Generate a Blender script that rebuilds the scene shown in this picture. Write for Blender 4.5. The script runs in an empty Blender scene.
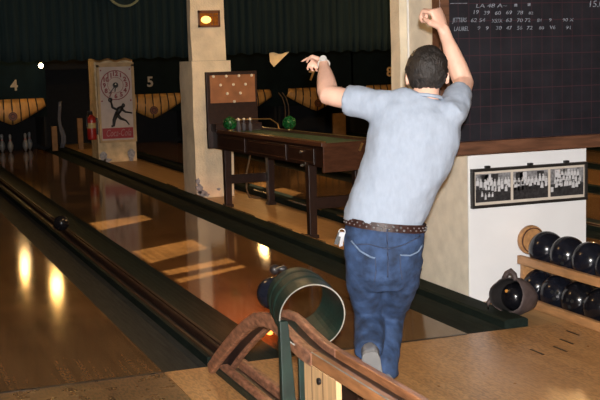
import bpy, bmesh, math, random
from mathutils import Vector, Matrix, noise as mnoise
random.seed(7)
S = bpy.context.scene
COL = S.collection
PI = math.pi
R = math.radians

# ------------------------------------------------------------------ materials
def ramp2(nt, fac, c0, c1, p0=0.0, p1=1.0):
    r = nt.nodes.new('ShaderNodeValToRGB')
    r.color_ramp.elements[0].position = p0; r.color_ramp.elements[0].color = (*c0, 1)
    r.color_ramp.elements[1].position = p1; r.color_ramp.elements[1].color = (*c1, 1)
    nt.links.new(fac, r.inputs[0]); return r.outputs[0]

def math_n(nt, op, a, b=None):
    m = nt.nodes.new('ShaderNodeMath'); m.operation = op
    for i, v in enumerate((a, b)):
        if v is None: continue
        if isinstance(v, (int, float)): m.inputs[i].default_value = v
        else: nt.links.new(v, m.inputs[i])
    return m.outputs[0]

def mixc(nt, fac, a, b, mode='MIX'):
    m = nt.nodes.new('ShaderNodeMix'); m.data_type = 'RGBA'; m.blend_type = mode
    for k, v in ((0, fac), (6, a), (7, b)):
        if isinstance(v, (int, float)): m.inputs[k].default_value = v
        elif isinstance(v, tuple): m.inputs[k].default_value = (*v, 1)
        else: nt.links.new(v, m.inputs[k])
    return m.outputs[2]

def newmat(name):
    m = bpy.data.materials.new(name); m.use_nodes = True
    return m, m.node_tree, m.node_tree.nodes['Principled BSDF']

def noise_n(nt, scale, detail=4, vec=None, stretch=None):
    n = nt.nodes.new('ShaderNodeTexNoise'); n.inputs['Scale'].default_value = scale; n.inputs['Detail'].default_value = detail
    if vec is None:
        tc = nt.nodes.new('ShaderNodeTexCoord'); vec = tc.outputs['Object']
    if stretch:
        mp = nt.nodes.new('ShaderNodeMapping'); mp.inputs['Scale'].default_value = stretch
        nt.links.new(vec, mp.inputs[0]); vec = mp.outputs[0]
    nt.links.new(vec, n.inputs['Vector']); return n.outputs['Fac']

def M(name, color, rough=.5, metal=0, vary=.25, scale=12, stretch=None, bump=0, bscale=None, coat=0, spec=.5):
    m, nt, b = newmat(name)
    f = noise_n(nt, scale, 5, None, stretch)
    lo = tuple(max(0, c*(1-vary)) for c in color); hi = tuple(min(1, c*(1+vary)) for c in color)
    nt.links.new(ramp2(nt, f, lo, hi, .3, .7), b.inputs['Base Color'])
    b.inputs['Roughness'].default_value = rough; b.inputs['Metallic'].default_value = metal
    b.inputs['Coat Weight'].default_value = coat; b.inputs['Specular IOR Level'].default_value = spec
    if bump:
        f2 = noise_n(nt, bscale or scale*3, 6, None, stretch)
        bp = nt.nodes.new('ShaderNodeBump'); bp.inputs['Strength'].default_value = bump; bp.inputs['Distance'].default_value = .01
        nt.links.new(f2, bp.inputs['Height']); nt.links.new(bp.outputs[0], b.inputs['Normal'])
    return m

def planks(name, c0, c1, width, rough, speck=0.0, speck_col=(.02,.012,.006), speck_scale=160, coat=0, seam=.55, axis=0, patch=0.0, spec=.5, big=0.0, grain=0.0):
    m, nt, b = newmat(name)
    tc = nt.nodes.new('ShaderNodeTexCoord'); sep = nt.nodes.new('ShaderNodeSeparateXYZ')
    nt.links.new(tc.outputs['Object'], sep.inputs[0])
    u = math_n(nt, 'DIVIDE', sep.outputs[axis], width)
    fl = math_n(nt, 'FLOOR', u); fr = math_n(nt, 'FRACT', u)
    wn = nt.nodes.new('ShaderNodeTexWhiteNoise'); wn.noise_dimensions = '1D'; nt.links.new(fl, wn.inputs['W'])
    st = (18, 1.2, 1) if axis == 0 else (1.2, 18, 1)
    g = noise_n(nt, 3, 5, tc.outputs['Object'], st)
    f = math_n(nt, 'ADD', math_n(nt, 'MULTIPLY', wn.outputs['Value'], .5), math_n(nt, 'MULTIPLY', g, .6))
    c = ramp2(nt, f, c0, c1, .15, .95)
    if big:
        w = ramp2(nt, noise_n(nt, 1.1, 3, tc.outputs['Object']), (0, 0, 0), (1, 1, 1), .45, .7)
        c = mixc(nt, math_n(nt, 'MULTIPLY', w, big), c, speck_col)
    if speck:
        s = ramp2(nt, noise_n(nt, speck_scale, 2, tc.outputs['Object'], (1, .30, 1)), (0, 0, 0), (1, 1, 1), .47, .56)
        pm = ramp2(nt, noise_n(nt, 2.2, 3, tc.outputs['Object']), (.45, .45, .45), (1, 1, 1), .4, .65)
        c = mixc(nt, math_n(nt, 'MULTIPLY', math_n(nt, 'MULTIPLY', s, pm), speck), c, speck_col)
    sm = math_n(nt, 'LESS_THAN', fr, .035)
    c = mixc(nt, math_n(nt, 'MULTIPLY', sm, seam), c, (.01, .006, .003))
    nt.links.new(c, b.inputs['Base Color'])
    rr = noise_n(nt, 9, 4, tc.outputs['Object'])
    mr = nt.nodes.new('ShaderNodeMapRange'); mr.inputs[3].default_value = rough*.75; mr.inputs[4].default_value = rough*1.3
    nt.links.new(rr, mr.inputs[0]); nt.links.new(mr.outputs[0], b.inputs['Roughness'])
    b.inputs['Coat Weight'].default_value = coat; b.inputs['Coat Roughness'].default_value = rough*.6
    if grain:
        bp = nt.nodes.new('ShaderNodeBump'); bp.inputs['Strength'].default_value = grain; bp.inputs['Distance'].default_value = .002
        nt.links.new(noise_n(nt, 60, 3, tc.outputs['Object']), bp.inputs['Height']); nt.links.new(bp.outputs[0], b.inputs['Normal'])
    b.inputs['Specular IOR Level'].default_value = spec
    return m

def emat(name, color, strength):
    m, nt, b = newmat(name)
    f = noise_n(nt, 40, 2)
    nt.links.new(ramp2(nt, f, tuple(c*.95 for c in color), color), b.inputs['Emission Color'])
    b.inputs['Base Color'].default_value = (*color, 1)
    b.inputs['Emission Strength'].default_value = strength
    return m

MT = {}
MT['lane'] = planks('lane_boards', (.125,.066,.027), (.21,.115,.048), .027, .085, speck=.65, speck_col=(.030,.017,.009), speck_scale=115, spec=.40, seam=.3, big=.45, grain=.03)
MT['approach'] = planks('approach_maple', (.41,.21,.078), (.55,.30,.12), .055, .3, speck=.55, speck_col=(.12,.062,.025), speck_scale=80, seam=.35, spec=.4)
MT['approach_worn'] = planks('approach_worn', (.18,.10,.044), (.27,.155,.07), .055, .28, speck=.8, speck_col=(.02,.011,.006), speck_scale=85, seam=.2, spec=.45, big=.55)
MT['platform'] = planks('platform_wood', (.36,.20,.08), (.52,.31,.13), .09, .38, speck=.04, seam=.35, axis=0)
MT['underfloor'] = M('underfloor', (.02,.018,.016), .8)
MT['gutter'] = M('gutter_green', (.010,.016,.0145), .7, spec=.1, vary=.35, scale=6, stretch=(14,.7,1), bump=.15, bscale=30)
MT['gutter_grey'] = M('gutter_grey', (.030,.031,.028), .7, spec=.1, vary=.3, scale=8, stretch=(10,.6,1), bump=.2, bscale=40)
MT['curb'] = M('curb_green', (.010,.016,.013), .75, spec=.08, vary=.3, scale=8, stretch=(6,1,6))
MT['curb_edge'] = M('curb_worn_edge', (.17,.105,.05), .18, vary=.5, scale=5, stretch=(1,2,1))
MT['stucco'] = M('stucco_cream', (.78,.68,.51), .85, vary=.12, scale=7, bump=.6, bscale=55)
MT['stucco_old'] = M('stucco_old', (.60,.47,.29), .85, vary=.25, scale=9, bump=.6, bscale=45)
MT['flaked'] = M('flaked_paint', (.28,.29,.33), .8, vary=.35, scale=30)
MT['pier_side'] = M('pier_side_plaster', (.82,.76,.63), .8, vary=.1, scale=10, bump=.35, bscale=60)
MT['white'] = M('white_paint', (.83,.83,.84), .6, vary=.04, scale=3, bump=.08, bscale=20)
MT['bead'] = M('corner_bead', (.86,.86,.84), .5, vary=.05)
MT['curtain'] = M('teal_curtain', (.0095,.0185,.0210), .95, spec=.1, vary=.2, scale=4, stretch=(10,10,.4))
MT['mask'] = M('dark_mask', (.0045,.009,.010), .8, spec=.08, vary=.3, scale=3)
MT['mask_blue'] = M('blue_mask', (.0055,.014,.020), .8, spec=.08, vary=.3, scale=3)
MT['pit'] = M('pit_black', (.006,.006,.007), .9)
MT['wall'] = M('wall_paint_dark', (.10,.085,.065), .85, vary=.2, scale=2)
MT['ceil'] = M('ceiling_paint', (.20,.18,.15), .9, vary=.1, scale=2)
MT['darkwood'] = M('dark_mahogany', (.024,.010,.007), .38, vary=.35, scale=6, stretch=(6,1,6), coat=.15)
MT['redwood'] = M('reddish_wood', (.085,.034,.018), .35, vary=.35, scale=6, stretch=(1.2,8,8), coat=.2)
MT['boardwood'] = M('board_frame_wood', (.125,.055,.030), .45, vary=.4, scale=5, stretch=(1,8,8))
MT['slate'] = None
MT['chalk'] = M('chalk', (.20,.22,.26), .9, vary=.5, scale=60)
MT['black'] = M('black_paint', (.012,.012,.012), .45)
MT['blackframe'] = M('picture_frame_black', (.02,.018,.017), .4)
MT['mat_cream'] = M('picture_mount', (.62,.55,.47), .7, vary=.06)
MT['ph_dark'] = M('photo_dark', (.035,.034,.036), .3, vary=.5, scale=60)
MT['ph_mid'] = M('photo_mid', (.20,.20,.21), .3, vary=.6, scale=45)
MT['ph_white'] = M('photo_white', (.58,.58,.60), .3, vary=.1, scale=60)
MT['ph_face'] = M('photo_face', (.45,.45,.46), .3, vary=.2, scale=60)
MT['green_cloth'] = M('green_baize', (.026,.066,.042), .6, vary=.2, scale=20)
MT['brass'] = M('brass_edge', (.55,.36,.14), .28, .8, vary=.2)
MT['keysteel'] = M('key_steel', (.22,.22,.23), .45, .8)
MT['steel'] = M('steel', (.55,.55,.56), .3, 1, vary=.1)
MT['backboard'] = M('backbox_leather', (.30,.125,.05), .5, vary=.2, scale=10)
MT['ivory'] = M('ivory', (.75,.70,.58), .35, vary=.1)
MT['green_glass'] = M('green_tumbler', (.006,.085,.022), .15, vary=.7, scale=45, bump=.8, bscale=60)
MT['amber'] = M('amber_slats', (.52,.27,.072), .5, vary=.2, scale=5, stretch=(4,4,.8))
MT['rib'] = M('apron_rib', (.020,.012,.010), .6)
MT['emblem'] = M('emblem_brown', (.16,.045,.02), .5)
MT['num_pale'] = M('number_pale', (.36,.32,.26), .6, vary=.1)
MT['num_tan'] = M('number_warm_lit', (.75,.48,.2), .6, vary=.1)  # orange light on these numbers is put into their colour
MT['red'] = M('extinguisher_red', (.34,.018,.014), .35)
MT['sign_red'] = M('sign_red', (.30,.014,.022), .5, vary=.15)
MT['clock_face'] = M('clock_face', (.52,.43,.38), .5, vary=.1, scale=8)
MT['clock_red'] = M('clock_red', (.25,.045,.05), .5)
MT['clock_frame'] = M('clock_frame_wood', (.46,.31,.15), .5, vary=.25, scale=6)
MT['script'] = M('sign_script', (.40,.19,.19), .5)
MT['label_y'] = M('label_yellow', (.5,.38,.16), .5)
MT['pine'] = M('pine_panel', (.60,.38,.19), .5, vary=.22, scale=4, stretch=(14,14,.7))
MT['rail'] = M('rail_wood', (.30,.125,.055), .33, vary=.4, scale=9, stretch=(6,1,6), bump=.25, bscale=25, coat=.25)
MT['rail_face'] = M('rail_face_wood', (.36,.16,.065), .4, vary=.3, scale=8, stretch=(6,1,6), coat=.15)
MT['rail_worn'] = M('rail_worn_wood', (.31,.14,.08), .4, vary=.55, scale=14, stretch=(4,1.5,4), bump=.3, bscale=30, coat=.2)
MT['track'] = M('track_dark', (.036,.018,.012), .5, spec=.15, vary=.4, scale=9, stretch=(6,1,6))
MT['groove'] = M('groove_black', (.012,.009,.009), .4)
MT['hoop'] = M('hoop_green', (.0075,.020,.0145), .5, vary=.35, scale=14, bump=.15)
MT['hoop_edge'] = M('hoop_bare_edge', (.38,.38,.34), .4, .5)
MT['ball'] = M('ball_black', (.006,.006,.008), .2, vary=.5, scale=15, coat=.1, spec=.35)
MT['ball_blue'] = M('ball_navy', (.007,.008,.013), .2, vary=.5, scale=15, coat=.1, spec=.35)
MT['hole'] = M('finger_hole', (.004,.004,.004), .9)
MT['rackwood'] = M('rack_wood', (.42,.215,.088), .42, vary=.25, scale=7, stretch=(6,1,6), coat=.1)
MT['bag'] = M('bag_leather', (.075,.054,.052), .65, vary=.35, scale=14, bump=.5, bscale=30)
MT['bag_in'] = M('bag_lining', (.016,.013,.013), .8)
MT['orange'] = M('orange_dot', (.6,.25,.04), .5)
MT['pin'] = M('pin_white', (.17,.18,.19), .3, vary=.06)
MT['pin_red'] = M('pin_stripe', (.3,.03,.03), .4)
MT['skin'] = M('skin', (.72,.43,.32), .5, vary=.09, scale=14, bump=.12, bscale=70)
MT['hair'] = M('hair_dark', (.018,.014,.012), .55, vary=.6, scale=60, stretch=(1,1,.5), bump=.9, bscale=120)
MT['shirt'] = M('shirt_grey_blue', (.325,.375,.46), .9, vary=.05, scale=60, stretch=(1,1,.45), bump=.75, bscale=11)
MT['denim'] = M('denim', (.024,.050,.118), .85, vary=.6, scale=16, bump=.3, bscale=60)
MT['denim_pale'] = M('denim_worn', (.15,.21,.32), .85, vary=.2, scale=40)
MT['stitch'] = M('denim_stitch', (.035,.05,.10), .85)
MT['belt'] = M('belt_brown', (.035,.014,.011), .4, vary=.4, scale=50)
MT['shoe'] = M('shoe_grey', (.13,.13,.14), .6)
MT['sole'] = M('shoe_sole', (.22,.22,.22), .5, vary=.1)
MT['eye'] = M('eye_white', (.75,.73,.70), .2)
MT['iris'] = M('iris', (.03,.02,.015), .2)
MT['lip'] = M('lip', (.42,.17,.14), .5)
MT['watch'] = M('watch_steel_flare', (.95,.93,.88), .42, .6, vary=.03)  # near-white base colour stands in for the flash flare on the watch
MT['bulb'] = emat('bulb_glow', (1, .55, .16), 40)
MT['bulb_dim'] = emat('bulb_glow_visible', (1, .80, .45), 30)
MT['socket'] = M('lamp_socket', (.03,.025,.02), .5)
MT['sign_lit'] = emat('lamp_lit', (1, .62, .15), 2.2)
MT['sign_amber'] = M('amber_glass', (.34,.115,.012), .25, vary=.35, scale=25)
MT['sign_frame'] = M('lamp_frame', (.14,.045,.012), .45)
MT['pilot'] = emat('added_pilot_glow', (1, .22, .04), 4)
MT['olive'] = M('olive_rim', (.09,.105,.045), .5)
MT['drape'] = M('grey_drape', (.10,.10,.12), .9)
MT['tanpost'] = M('tan_post', (.20,.10,.03), .6, vary=.2)
MT['paper'] = M('paper_pennant', (.85,.66,.38), .8, vary=.1)
MT['cable'] = M('cable_black', (.01,.01,.01), .5)
MT['cordtan'] = M('cord_tan', (.16,.10,.05), .6)

def slate_mat():
    m, nt, b = newmat('chalkboard_slate')
    tc = nt.nodes.new('ShaderNodeTexCoord'); sep = nt.nodes.new('ShaderNodeSeparateXYZ'); nt.links.new(tc.outputs['Object'], sep.inputs[0])
    n = noise_n(nt, 5, 5, tc.outputs['Object'])
    base = ramp2(nt, n, (.009,.009,.013), (.019,.018,.024), .3, .7)
    fx = math_n(nt, 'FRACT', math_n(nt, 'DIVIDE', sep.outputs[0], .0705))
    fz = math_n(nt, 'FRACT', math_n(nt, 'DIVIDE', sep.outputs[2], .100))
    lx = math_n(nt, 'LESS_THAN', fx, .05); lz = math_n(nt, 'LESS_THAN', fz, .045)
    below = math_n(nt, 'LESS_THAN', sep.outputs[2], .86)
    f = math_n(nt, 'MULTIPLY', math_n(nt, 'MAXIMUM', lx, lz), .75)
    c = mixc(nt, f, base, (.055,.022,.030))
    nt.links.new(c, b.inputs['Base Color']); b.inputs['Roughness'].default_value = .6
    b.inputs['Specular IOR Level'].default_value = .25
    return m
MT['slate'] = slate_mat()

# ------------------------------------------------------------------ object helpers
def tag(o, label=None, cat=None, group=None, kind=None):
    if label: o['label'] = label
    if cat: o['category'] = cat
    if group: o['group'] = group
    if kind: o['kind'] = kind
    return o

def wloc(o):
    v = Vector((0, 0, 0))
    while o is not None:
        v += o.location; o = o.parent
    return v

def obj(name, bm, mats, parent=None, smooth=False, origin=None, bevel=0, normals=True):
    """link a bmesh (built in world coordinates) as one mesh object"""
    if normals: bmesh.ops.recalc_face_normals(bm, faces=bm.faces[:])
    off = Vector(origin) if origin is not None else (wloc(parent) if parent else Vector((0, 0, 0)))
    if off.length: bmesh.ops.translate(bm, verts=bm.verts[:], vec=-off)
    me = bpy.data.meshes.new(name); bm.to_mesh(me); bm.free()
    if not isinstance(mats, (list, tuple)): mats = [mats]
    for m in mats: me.materials.append(m)
    if smooth:
        for p in me.polygons: p.use_smooth = True
    o = bpy.data.objects.new(name, me); COL.objects.link(o)
    if parent: o.parent = parent; o.location = off - wloc(parent)
    else: o.location = off
    if bevel:
        b = o.modifiers.new('bevel', 'BEVEL'); b.width = bevel; b.segments = 2; b.limit_method = 'ANGLE'
    return o

def thing(name, loc, label, cat, group=None):
    o = bpy.data.objects.new(name, None); COL.objects.link(o); o.location = loc; o.empty_display_size = .1
    return tag(o, label, cat, group)

def struct(name, bm, mats, **k):
    return tag(obj(name, bm, mats, **k), kind='structure')

def copy_tree(o, parent=None):
    c = o.copy(); COL.objects.link(c)
    if parent: c.parent = parent
    for ch in list(o.children): copy_tree(ch, c)
    return c

def BM(): return bmesh.new()

def box(bm, x0, x1, y0, y1, z0, z1, mi=0):
    vs = [bm.verts.new((x, y, z)) for x in (x0, x1) for y in (y0, y1) for z in (z0, z1)]
    for f in ((0,1,3,2),(4,6,7,5),(0,4,5,1),(2,3,7,6),(0,2,6,4),(1,5,7,3)):
        fa = bm.faces.new([vs[i] for i in f]); fa.material_index = mi
    return bm

def obox(bm, c, half, rot, mi=0):
    m = Matrix.Translation(Vector(c)) @ rot.to_4x4()
    vs = [bm.verts.new(m @ Vector((sx*half[0], sy*half[1], sz*half[2]))) for sx in (-1,1) for sy in (-1,1) for sz in (-1,1)]
    for f in ((0,1,3,2),(4,6,7,5),(0,4,5,1),(2,3,7,6),(0,2,6,4),(1,5,7,3)):
        fa = bm.faces.new([vs[i] for i in f]); fa.material_index = mi

def ext_y(bm, pts, y0, y1, mi=0):
    """closed XZ profile extruded along Y"""
    a = [bm.verts.new((p[0], y0, p[1])) for p in pts]; b = [bm.verts.new((p[0], y1, p[1])) for p in pts]
    n = len(pts)
    for i in range(n):
        f = bm.faces.new((a[i], a[(i+1) % n], b[(i+1) % n], b[i])); f.material_index = mi
    for l in (a, b):
        f = bm.faces.new(l); f.material_index = mi

def ext_x(bm, pts, x0, x1, mi=0):
    """closed YZ profile extruded along X"""
    a = [bm.verts.new((x0, p[0], p[1])) for p in pts]; b = [bm.verts.new((x1, p[0], p[1])) for p in pts]
    n = len(pts)
    for i in range(n):
        f = bm.faces.new((a[i], a[(i+1) % n], b[(i+1) % n], b[i])); f.material_index = mi
    for l in (a, b):
        f = bm.faces.new(l); f.material_index = mi

def ribbon_x(bm, lower, upper, x0, x1, mi=0):
    """strip between two YZ polylines of equal length, extruded along X"""
    n = len(lower)
    V = [[bm.verts.new((x, p[0], p[1])) for p in line] for x in (x0, x1) for line in (lower, upper)]
    l0, u0, l1, u1 = V
    for i in range(n-1):
        for q in ((l0[i], l0[i+1], u0[i+1], u0[i]), (l1[i], u1[i], u1[i+1], l1[i+1]), (u0[i], u0[i+1], u1[i+1], u1[i]), (l0[i], l1[i], l1[i+1], l0[i+1])):
            f = bm.faces.new(q); f.material_index = mi
    for i in (0, n-1):
        f = bm.faces.new((l0[i], u0[i], u1[i], l1[i])); f.material_index = mi

def frames(d, ref):
    d = d.normalized(); s = d.cross(ref)
    if s.length < 1e-4: s = d.cross(Vector((1, .1, .2)))
    s.normalize(); t = s.cross(d).normalized(); return s, t

def tube(bm, pts, rad, n=10, mi=0, cap=True, ref=Vector((0, 0, 1))):
    pts = [Vector(p) for p in pts]
    if not isinstance(rad, (list, tuple)): rad = [rad]*len(pts)
    rings = []
    for i, p in enumerate(pts):
        d = (pts[min(i+1, len(pts)-1)] - pts[max(i-1, 0)])
        s, t = frames(d, ref)
        rings.append([bm.verts.new(p + (s*math.cos(2*PI*k/n) + t*math.sin(2*PI*k/n))*rad[i]) for k in range(n)])
    for a, b in zip(rings, rings[1:]):
        for k in range(n):
            f = bm.faces.new((a[k], a[(k+1) % n], b[(k+1) % n], b[k])); f.material_index = mi
    if cap:
        for r_ in (rings[0], rings[-1]):
            f = bm.faces.new(r_); f.material_index = mi

def lathe(bm, prof, c, n=20, axis='Z', mi=0, rot=None):
    """profile [(r, h)] around an axis through c"""
    rings = []
    for r_, h in prof:
        ring = []
        for k in range(n):
            a = 2*PI*k/n
            v = Vector((r_*math.cos(a), r_*math.sin(a), h))
            if axis == 'Y': v = Vector((v.x, v.z, v.y))
            if axis == 'X': v = Vector((v.z, v.x, v.y))
            if rot is not None: v = rot @ v
            ring.append(bm.verts.new(Vector(c) + v))
        rings.append(ring)
    for a, b in zip(rings, rings[1:]):
        for k in range(n):
            f = bm.faces.new((a[k], a[(k+1) % n], b[(k+1) % n], b[k])); f.material_index = mi
    for r_, p in ((rings[0], prof[0]), (rings[-1], prof[-1])):
        f = bm.faces.new(r_); f.material_index = mi

def sphere(bm, c, r, mi=0, u=20, v=12, sc=(1, 1, 1), rot=None):
    m = Matrix.Translation(Vector(c)) @ (rot.to_4x4() if rot else Matrix.Identity(4)) @ Matrix.Diagonal((sc[0], sc[1], sc[2], 1))
    before = len(bm.faces)
    bmesh.ops.create_uvsphere(bm, u_segments=u, v_segments=v, radius=r, matrix=m)
    bm.faces.ensure_lookup_table()
    for f in bm.faces[before:]: f.material_index = mi

def disc(bm, c, r, y_thick, n=28, mi=0, axis='Y'):
    lathe(bm, [(r, -y_thick/2), (r, y_thick/2)], c, n, axis, mi)

def ringband(bm, c, r0, r1, th, n=32, mi=0, axis='Y'):
    prof = [(r0, -th/2), (r1, -th/2), (r1, th/2), (r0, th/2), (r0, -th/2)]
    rings = []
    for r_, h in prof[:4]:
        ring = []
        for k in range(n):
            a = 2*PI*k/n; v = Vector((r_*math.cos(a), h, r_*math.sin(a)))
            if axis == 'Z': v = Vector((v.x, v.z, v.y))
            ring.append(bm.verts.new(Vector(c)+v))
        rings.append(ring)
    for i in range(4):
        a, b = rings[i], rings[(i+1) % 4]
        for k in range(n):
            f = bm.faces.new((a[k], a[(k+1) % n], b[(k+1) % n], b[k])); f.material_index = mi

DG = None
def text_bm(txt, size, pos, shear=0, depth=.004, width=None, facing='-Y', spacing=1.0, bold=0.0):
    """letters standing upright, read from -Y, centred at pos; returns a bmesh in world coordinates"""
    cu = bpy.data.curves.new('lettering', 'FONT'); cu.body = txt; cu.size = size; cu.extrude = depth/2
    cu.align_x = 'CENTER'; cu.align_y = 'CENTER'; cu.shear = shear; cu.space_character = spacing; cu.resolution_u = 3; cu.offset = bold
    o = bpy.data.objects.new('lettering', cu); COL.objects.link(o)
    dg = bpy.context.evaluated_depsgraph_get(); dg.update()
    me = bpy.data.meshes.new_from_object(o.evaluated_get(dg))
    bm = BM(); bm.from_mesh(me)
    bpy.data.objects.remove(o); bpy.data.curves.remove(cu); bpy.data.meshes.remove(me)
    xs = [v.co.x for v in bm.verts]
    s = (width/(max(xs)-min(xs))) if width and xs else 1
    for v in bm.verts:
        x, y, z = v.co
        v.co = Vector((pos[0]+x*s, pos[1]-z, pos[2]+y))
    return bm

# ------------------------------------------------------------------ camera
RW = Matrix(((0.933378, 0.0703, -0.351943), (-0.357806, 0.105898, -0.927772), (-0.027952, 0.991889, 0.123996)))
cam = bpy.data.cameras.new('camera'); co = bpy.data.objects.new('camera', cam); COL.objects.link(co)
CAMP = Vector((-3.021856, -5.443494, 1.531686))
co.matrix_world = Matrix.Translation(CAMP) @ RW.to_4x4()
cam.sensor_width = 36; cam.sensor_fit = 'HORIZONTAL'; cam.lens = 69.387; cam.clip_start = .05; cam.clip_end = 200
S.camera = co

# ------------------------------------------------------------------ setting
YE = 16.4      # back wall
LANES = {3: -2.757, 4: -1.054, 5: 1.39, 6: 3.09, 7: 4.55, 8: 6.15}
LW = 1.054
b = BM(); box(b, -5.6, 8.4, -8, YE, -.16, -.10); struct('floor', b, MT['underfloor'])
b = BM(); box(b, -5.6, -1.703, -8, 0, -.10, 0, 0); box(b, -1.697, 8.4, -8, 0, -.10, 0, 1)
struct('floor_approach', b, [MT['approach_worn'], MT['approach']])
b = BM(); box(b, .39, 1.04, .0, YE, -.10, 0); box(b, -5.6, -3.1, 0, YE, -.10, 0); box(b, 7.45, 8.4, 0, YE, -.1, 0)
struct('floor_platform', b, MT['platform'])
b = BM(); box(b, -5.8, -5.6, -8, YE, -.1, 3); struct('wall_left', b, MT['wall'])
b = BM(); box(b, 8.4, 8.6, -8, YE, -.1, 3); struct('wall_right', b, MT['wall'])
b = BM(); box(b, -5.8, 8.6, YE, YE+.2, -.1, 3); struct('wall_back', b, MT['pit'])
b = BM(); box(b, -5.8, 8.6, -8.2, -8, -.1, 3); struct('wall_front', b, MT['wall'])

# ceiling with added slots, shaped to cast the light patches on two lanes
SL = math.tan(R(0))  # sun is vertical
b = BM()
def quad(bm, pts, z=2.9):
    bm.faces.new([bm.verts.new((p[0], p[1], z)) for p in pts])
def slotted(bm, xa, xb, y0, y1, slots):
    # slots: list of (ya_lo, ya_hi, yb_lo, yb_hi) sorted by y: openings between xa and xb
    pa, pb = y0, y0
    for (al, ah, bl, bh) in slots:
        quad(bm, [(xa, pa), (xb, pb), (xb, bl), (xa, al)]); pa, pb = ah, bh
    quad(bm, [(xa, pa), (xb, pb), (xb, y1), (xa, y1)])
XA, XB = -1.03, -.44
quad(b, [(-5.8, -8.2), (XA, -8.2), (XA, YE+.2), (-5.8, YE+.2)])
slotted(b, XA, XB, -8.2, YE+.2, [(2.18, 2.32, 2.53, 2.63), (2.50, 2.68, 2.77, 2.96), (3.04, 3.66, 3.50, 4.00), (4.96, 5.50, 5.42, 5.78)])
quad(b, [(XB, -8.2), (1.33, -8.2), (1.33, YE+.2), (XB, YE+.2)])
slotted(b, 1.33, 1.57, -8.2, YE+.2, [(6.33, 7.10, 6.6, 7.2), (7.36, 7.84, 7.45, 7.93)])
quad(b, [(1.57, -8.2), (8.6, -8.2), (8.6, YE+.2), (1.57, YE+.2)])
struct('ceiling', b, MT['ceil'])

# lanes with gutters and curbs
def gutter_prof(x0, x1, d=.045, n=8):
    top = [(x0+(x1-x0)*i/n, -d*math.sin(PI*i/n)**.7 if 0 < i < n else 0) for i in range(n+1)]
    return top + [(x1, -.09), (x0, -.09)]
LAB = {3: 'glossy bowling lane at the left edge with two lamp reflections', 4: 'glossy bowling lane in the middle, running left of the cream pillars',
       5: 'bowling lane behind the bagatelle table, left lane of its pair', 6: 'bowling lane beyond the bagatelle table, right lane of its pair',
       7: 'far bowling lane seen right of the white pier, nearer of two', 8: 'farthest bowling lane at the right, seen right of the white pier'}
for k, x in LANES.items():
    b = BM(); box(b, x, x+LW, 0, 15.9, -.09, 0)
    L = obj('bowling_lane', b, MT['lane'], origin=(x+LW/2, 0, 0)); tag(L, LAB[k], 'bowling lane', 'bowling lanes')
    spans = {3: [(-2.99, -2.757, 'g'), (-1.703, -1.475, 'y')], 4: [(-1.285, -1.054, 'g'), (0, .235, 'g')], 5: [(1.16, 1.39, 'g'), (2.444, 2.67, 'g')],
             6: [(2.86, 3.09, 'g'), (4.144, 4.32, 'g')], 7: [(4.36, 4.55, 'g'), (5.604, 5.80, 'g')], 8: [(5.95, 6.15, 'g'), (7.204, 7.40, 'g')]}[k]
    for x0, x1, q in spans:
        b = BM(); ext_y(b, gutter_prof(x0, x1, .03 if q == 'y' else .045), 0, 15.9)
        obj('gutter', b, MT['gutter_grey'] if q == 'y' else MT['gutter'], L)
def curb(x0, x1, h, label, edge_x=None):
    b = BM(); ext_y(b, [(x0, -.09), (x0, h*.8), (x0+.015, h), (x1-.015, h), (x1, h*.8), (x1, -.09)], .01, 15.9)
    t = obj('gutter_curb', b, MT['curb'], origin=((x0+x1)/2, 0, 0)); tag(t, label, 'curb', 'curbs beside the gutters')
    if edge_x is not None:
        b = BM()
        for (ya, yb) in ((3.0, 3.5), (3.75, 4.35), (4.75, 5.65), (6.3, 6.75), (7.5, 8.0)):
            tube(b, [(edge_x, ya, h*.93), (edge_x, yb, h*.93)], .010, 6)
        obj('worn_edge', b, MT['curb_edge'], t)
curb(.235, .385, .05, 'dark green curb running along the foot of the cream pillars and white pier', .38)
curb(1.05, 1.155, .06, 'dark curb along the floor behind the bagatelle table', 1.06)
curb(4.325, 4.355, .06, 'thin dark curb between the two distant middle lanes')
curb(-3.1, -2.995, .05, 'dark curb at the far left outside the leftmost lane')
curb(7.405, 7.45, .06, 'dark curb outside the farthest lane at right')
# foul line strip
b = BM(); box(b, -1.03, -.01, -.012, .012, .0003, .0015); box(b, -2.72, -1.71, -.012, .012, .0003, .0015)
struct('trim_1', b, MT['groove'])
# approach markers: short dark inlays
b0 = BM(); box(b0, -.006, .006, -.06, .06, 0, .0018)
mk0 = obj('approach_marker', b0, MT['groove'])
for i, (x, y, lb) in enumerate([(.51, -.24, 'rearmost dark dash inlaid in the approach beside the ball rack'), (.374, -.384, 'second dark dash inlaid in the approach, counted from the ball rack'),
                            (.259, -.496, 'third dark dash inlaid in the approach, counted from the ball rack'), (.123, -.494, 'dark dash inlaid in the approach farthest from the ball rack')]):
    o = mk0 if i == 0 else mk0.copy()
    if i: COL.objects.link(o)
    o.location = (x, y, .0); tag(o, lb, 'floor marker', 'approach dashes')

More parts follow.
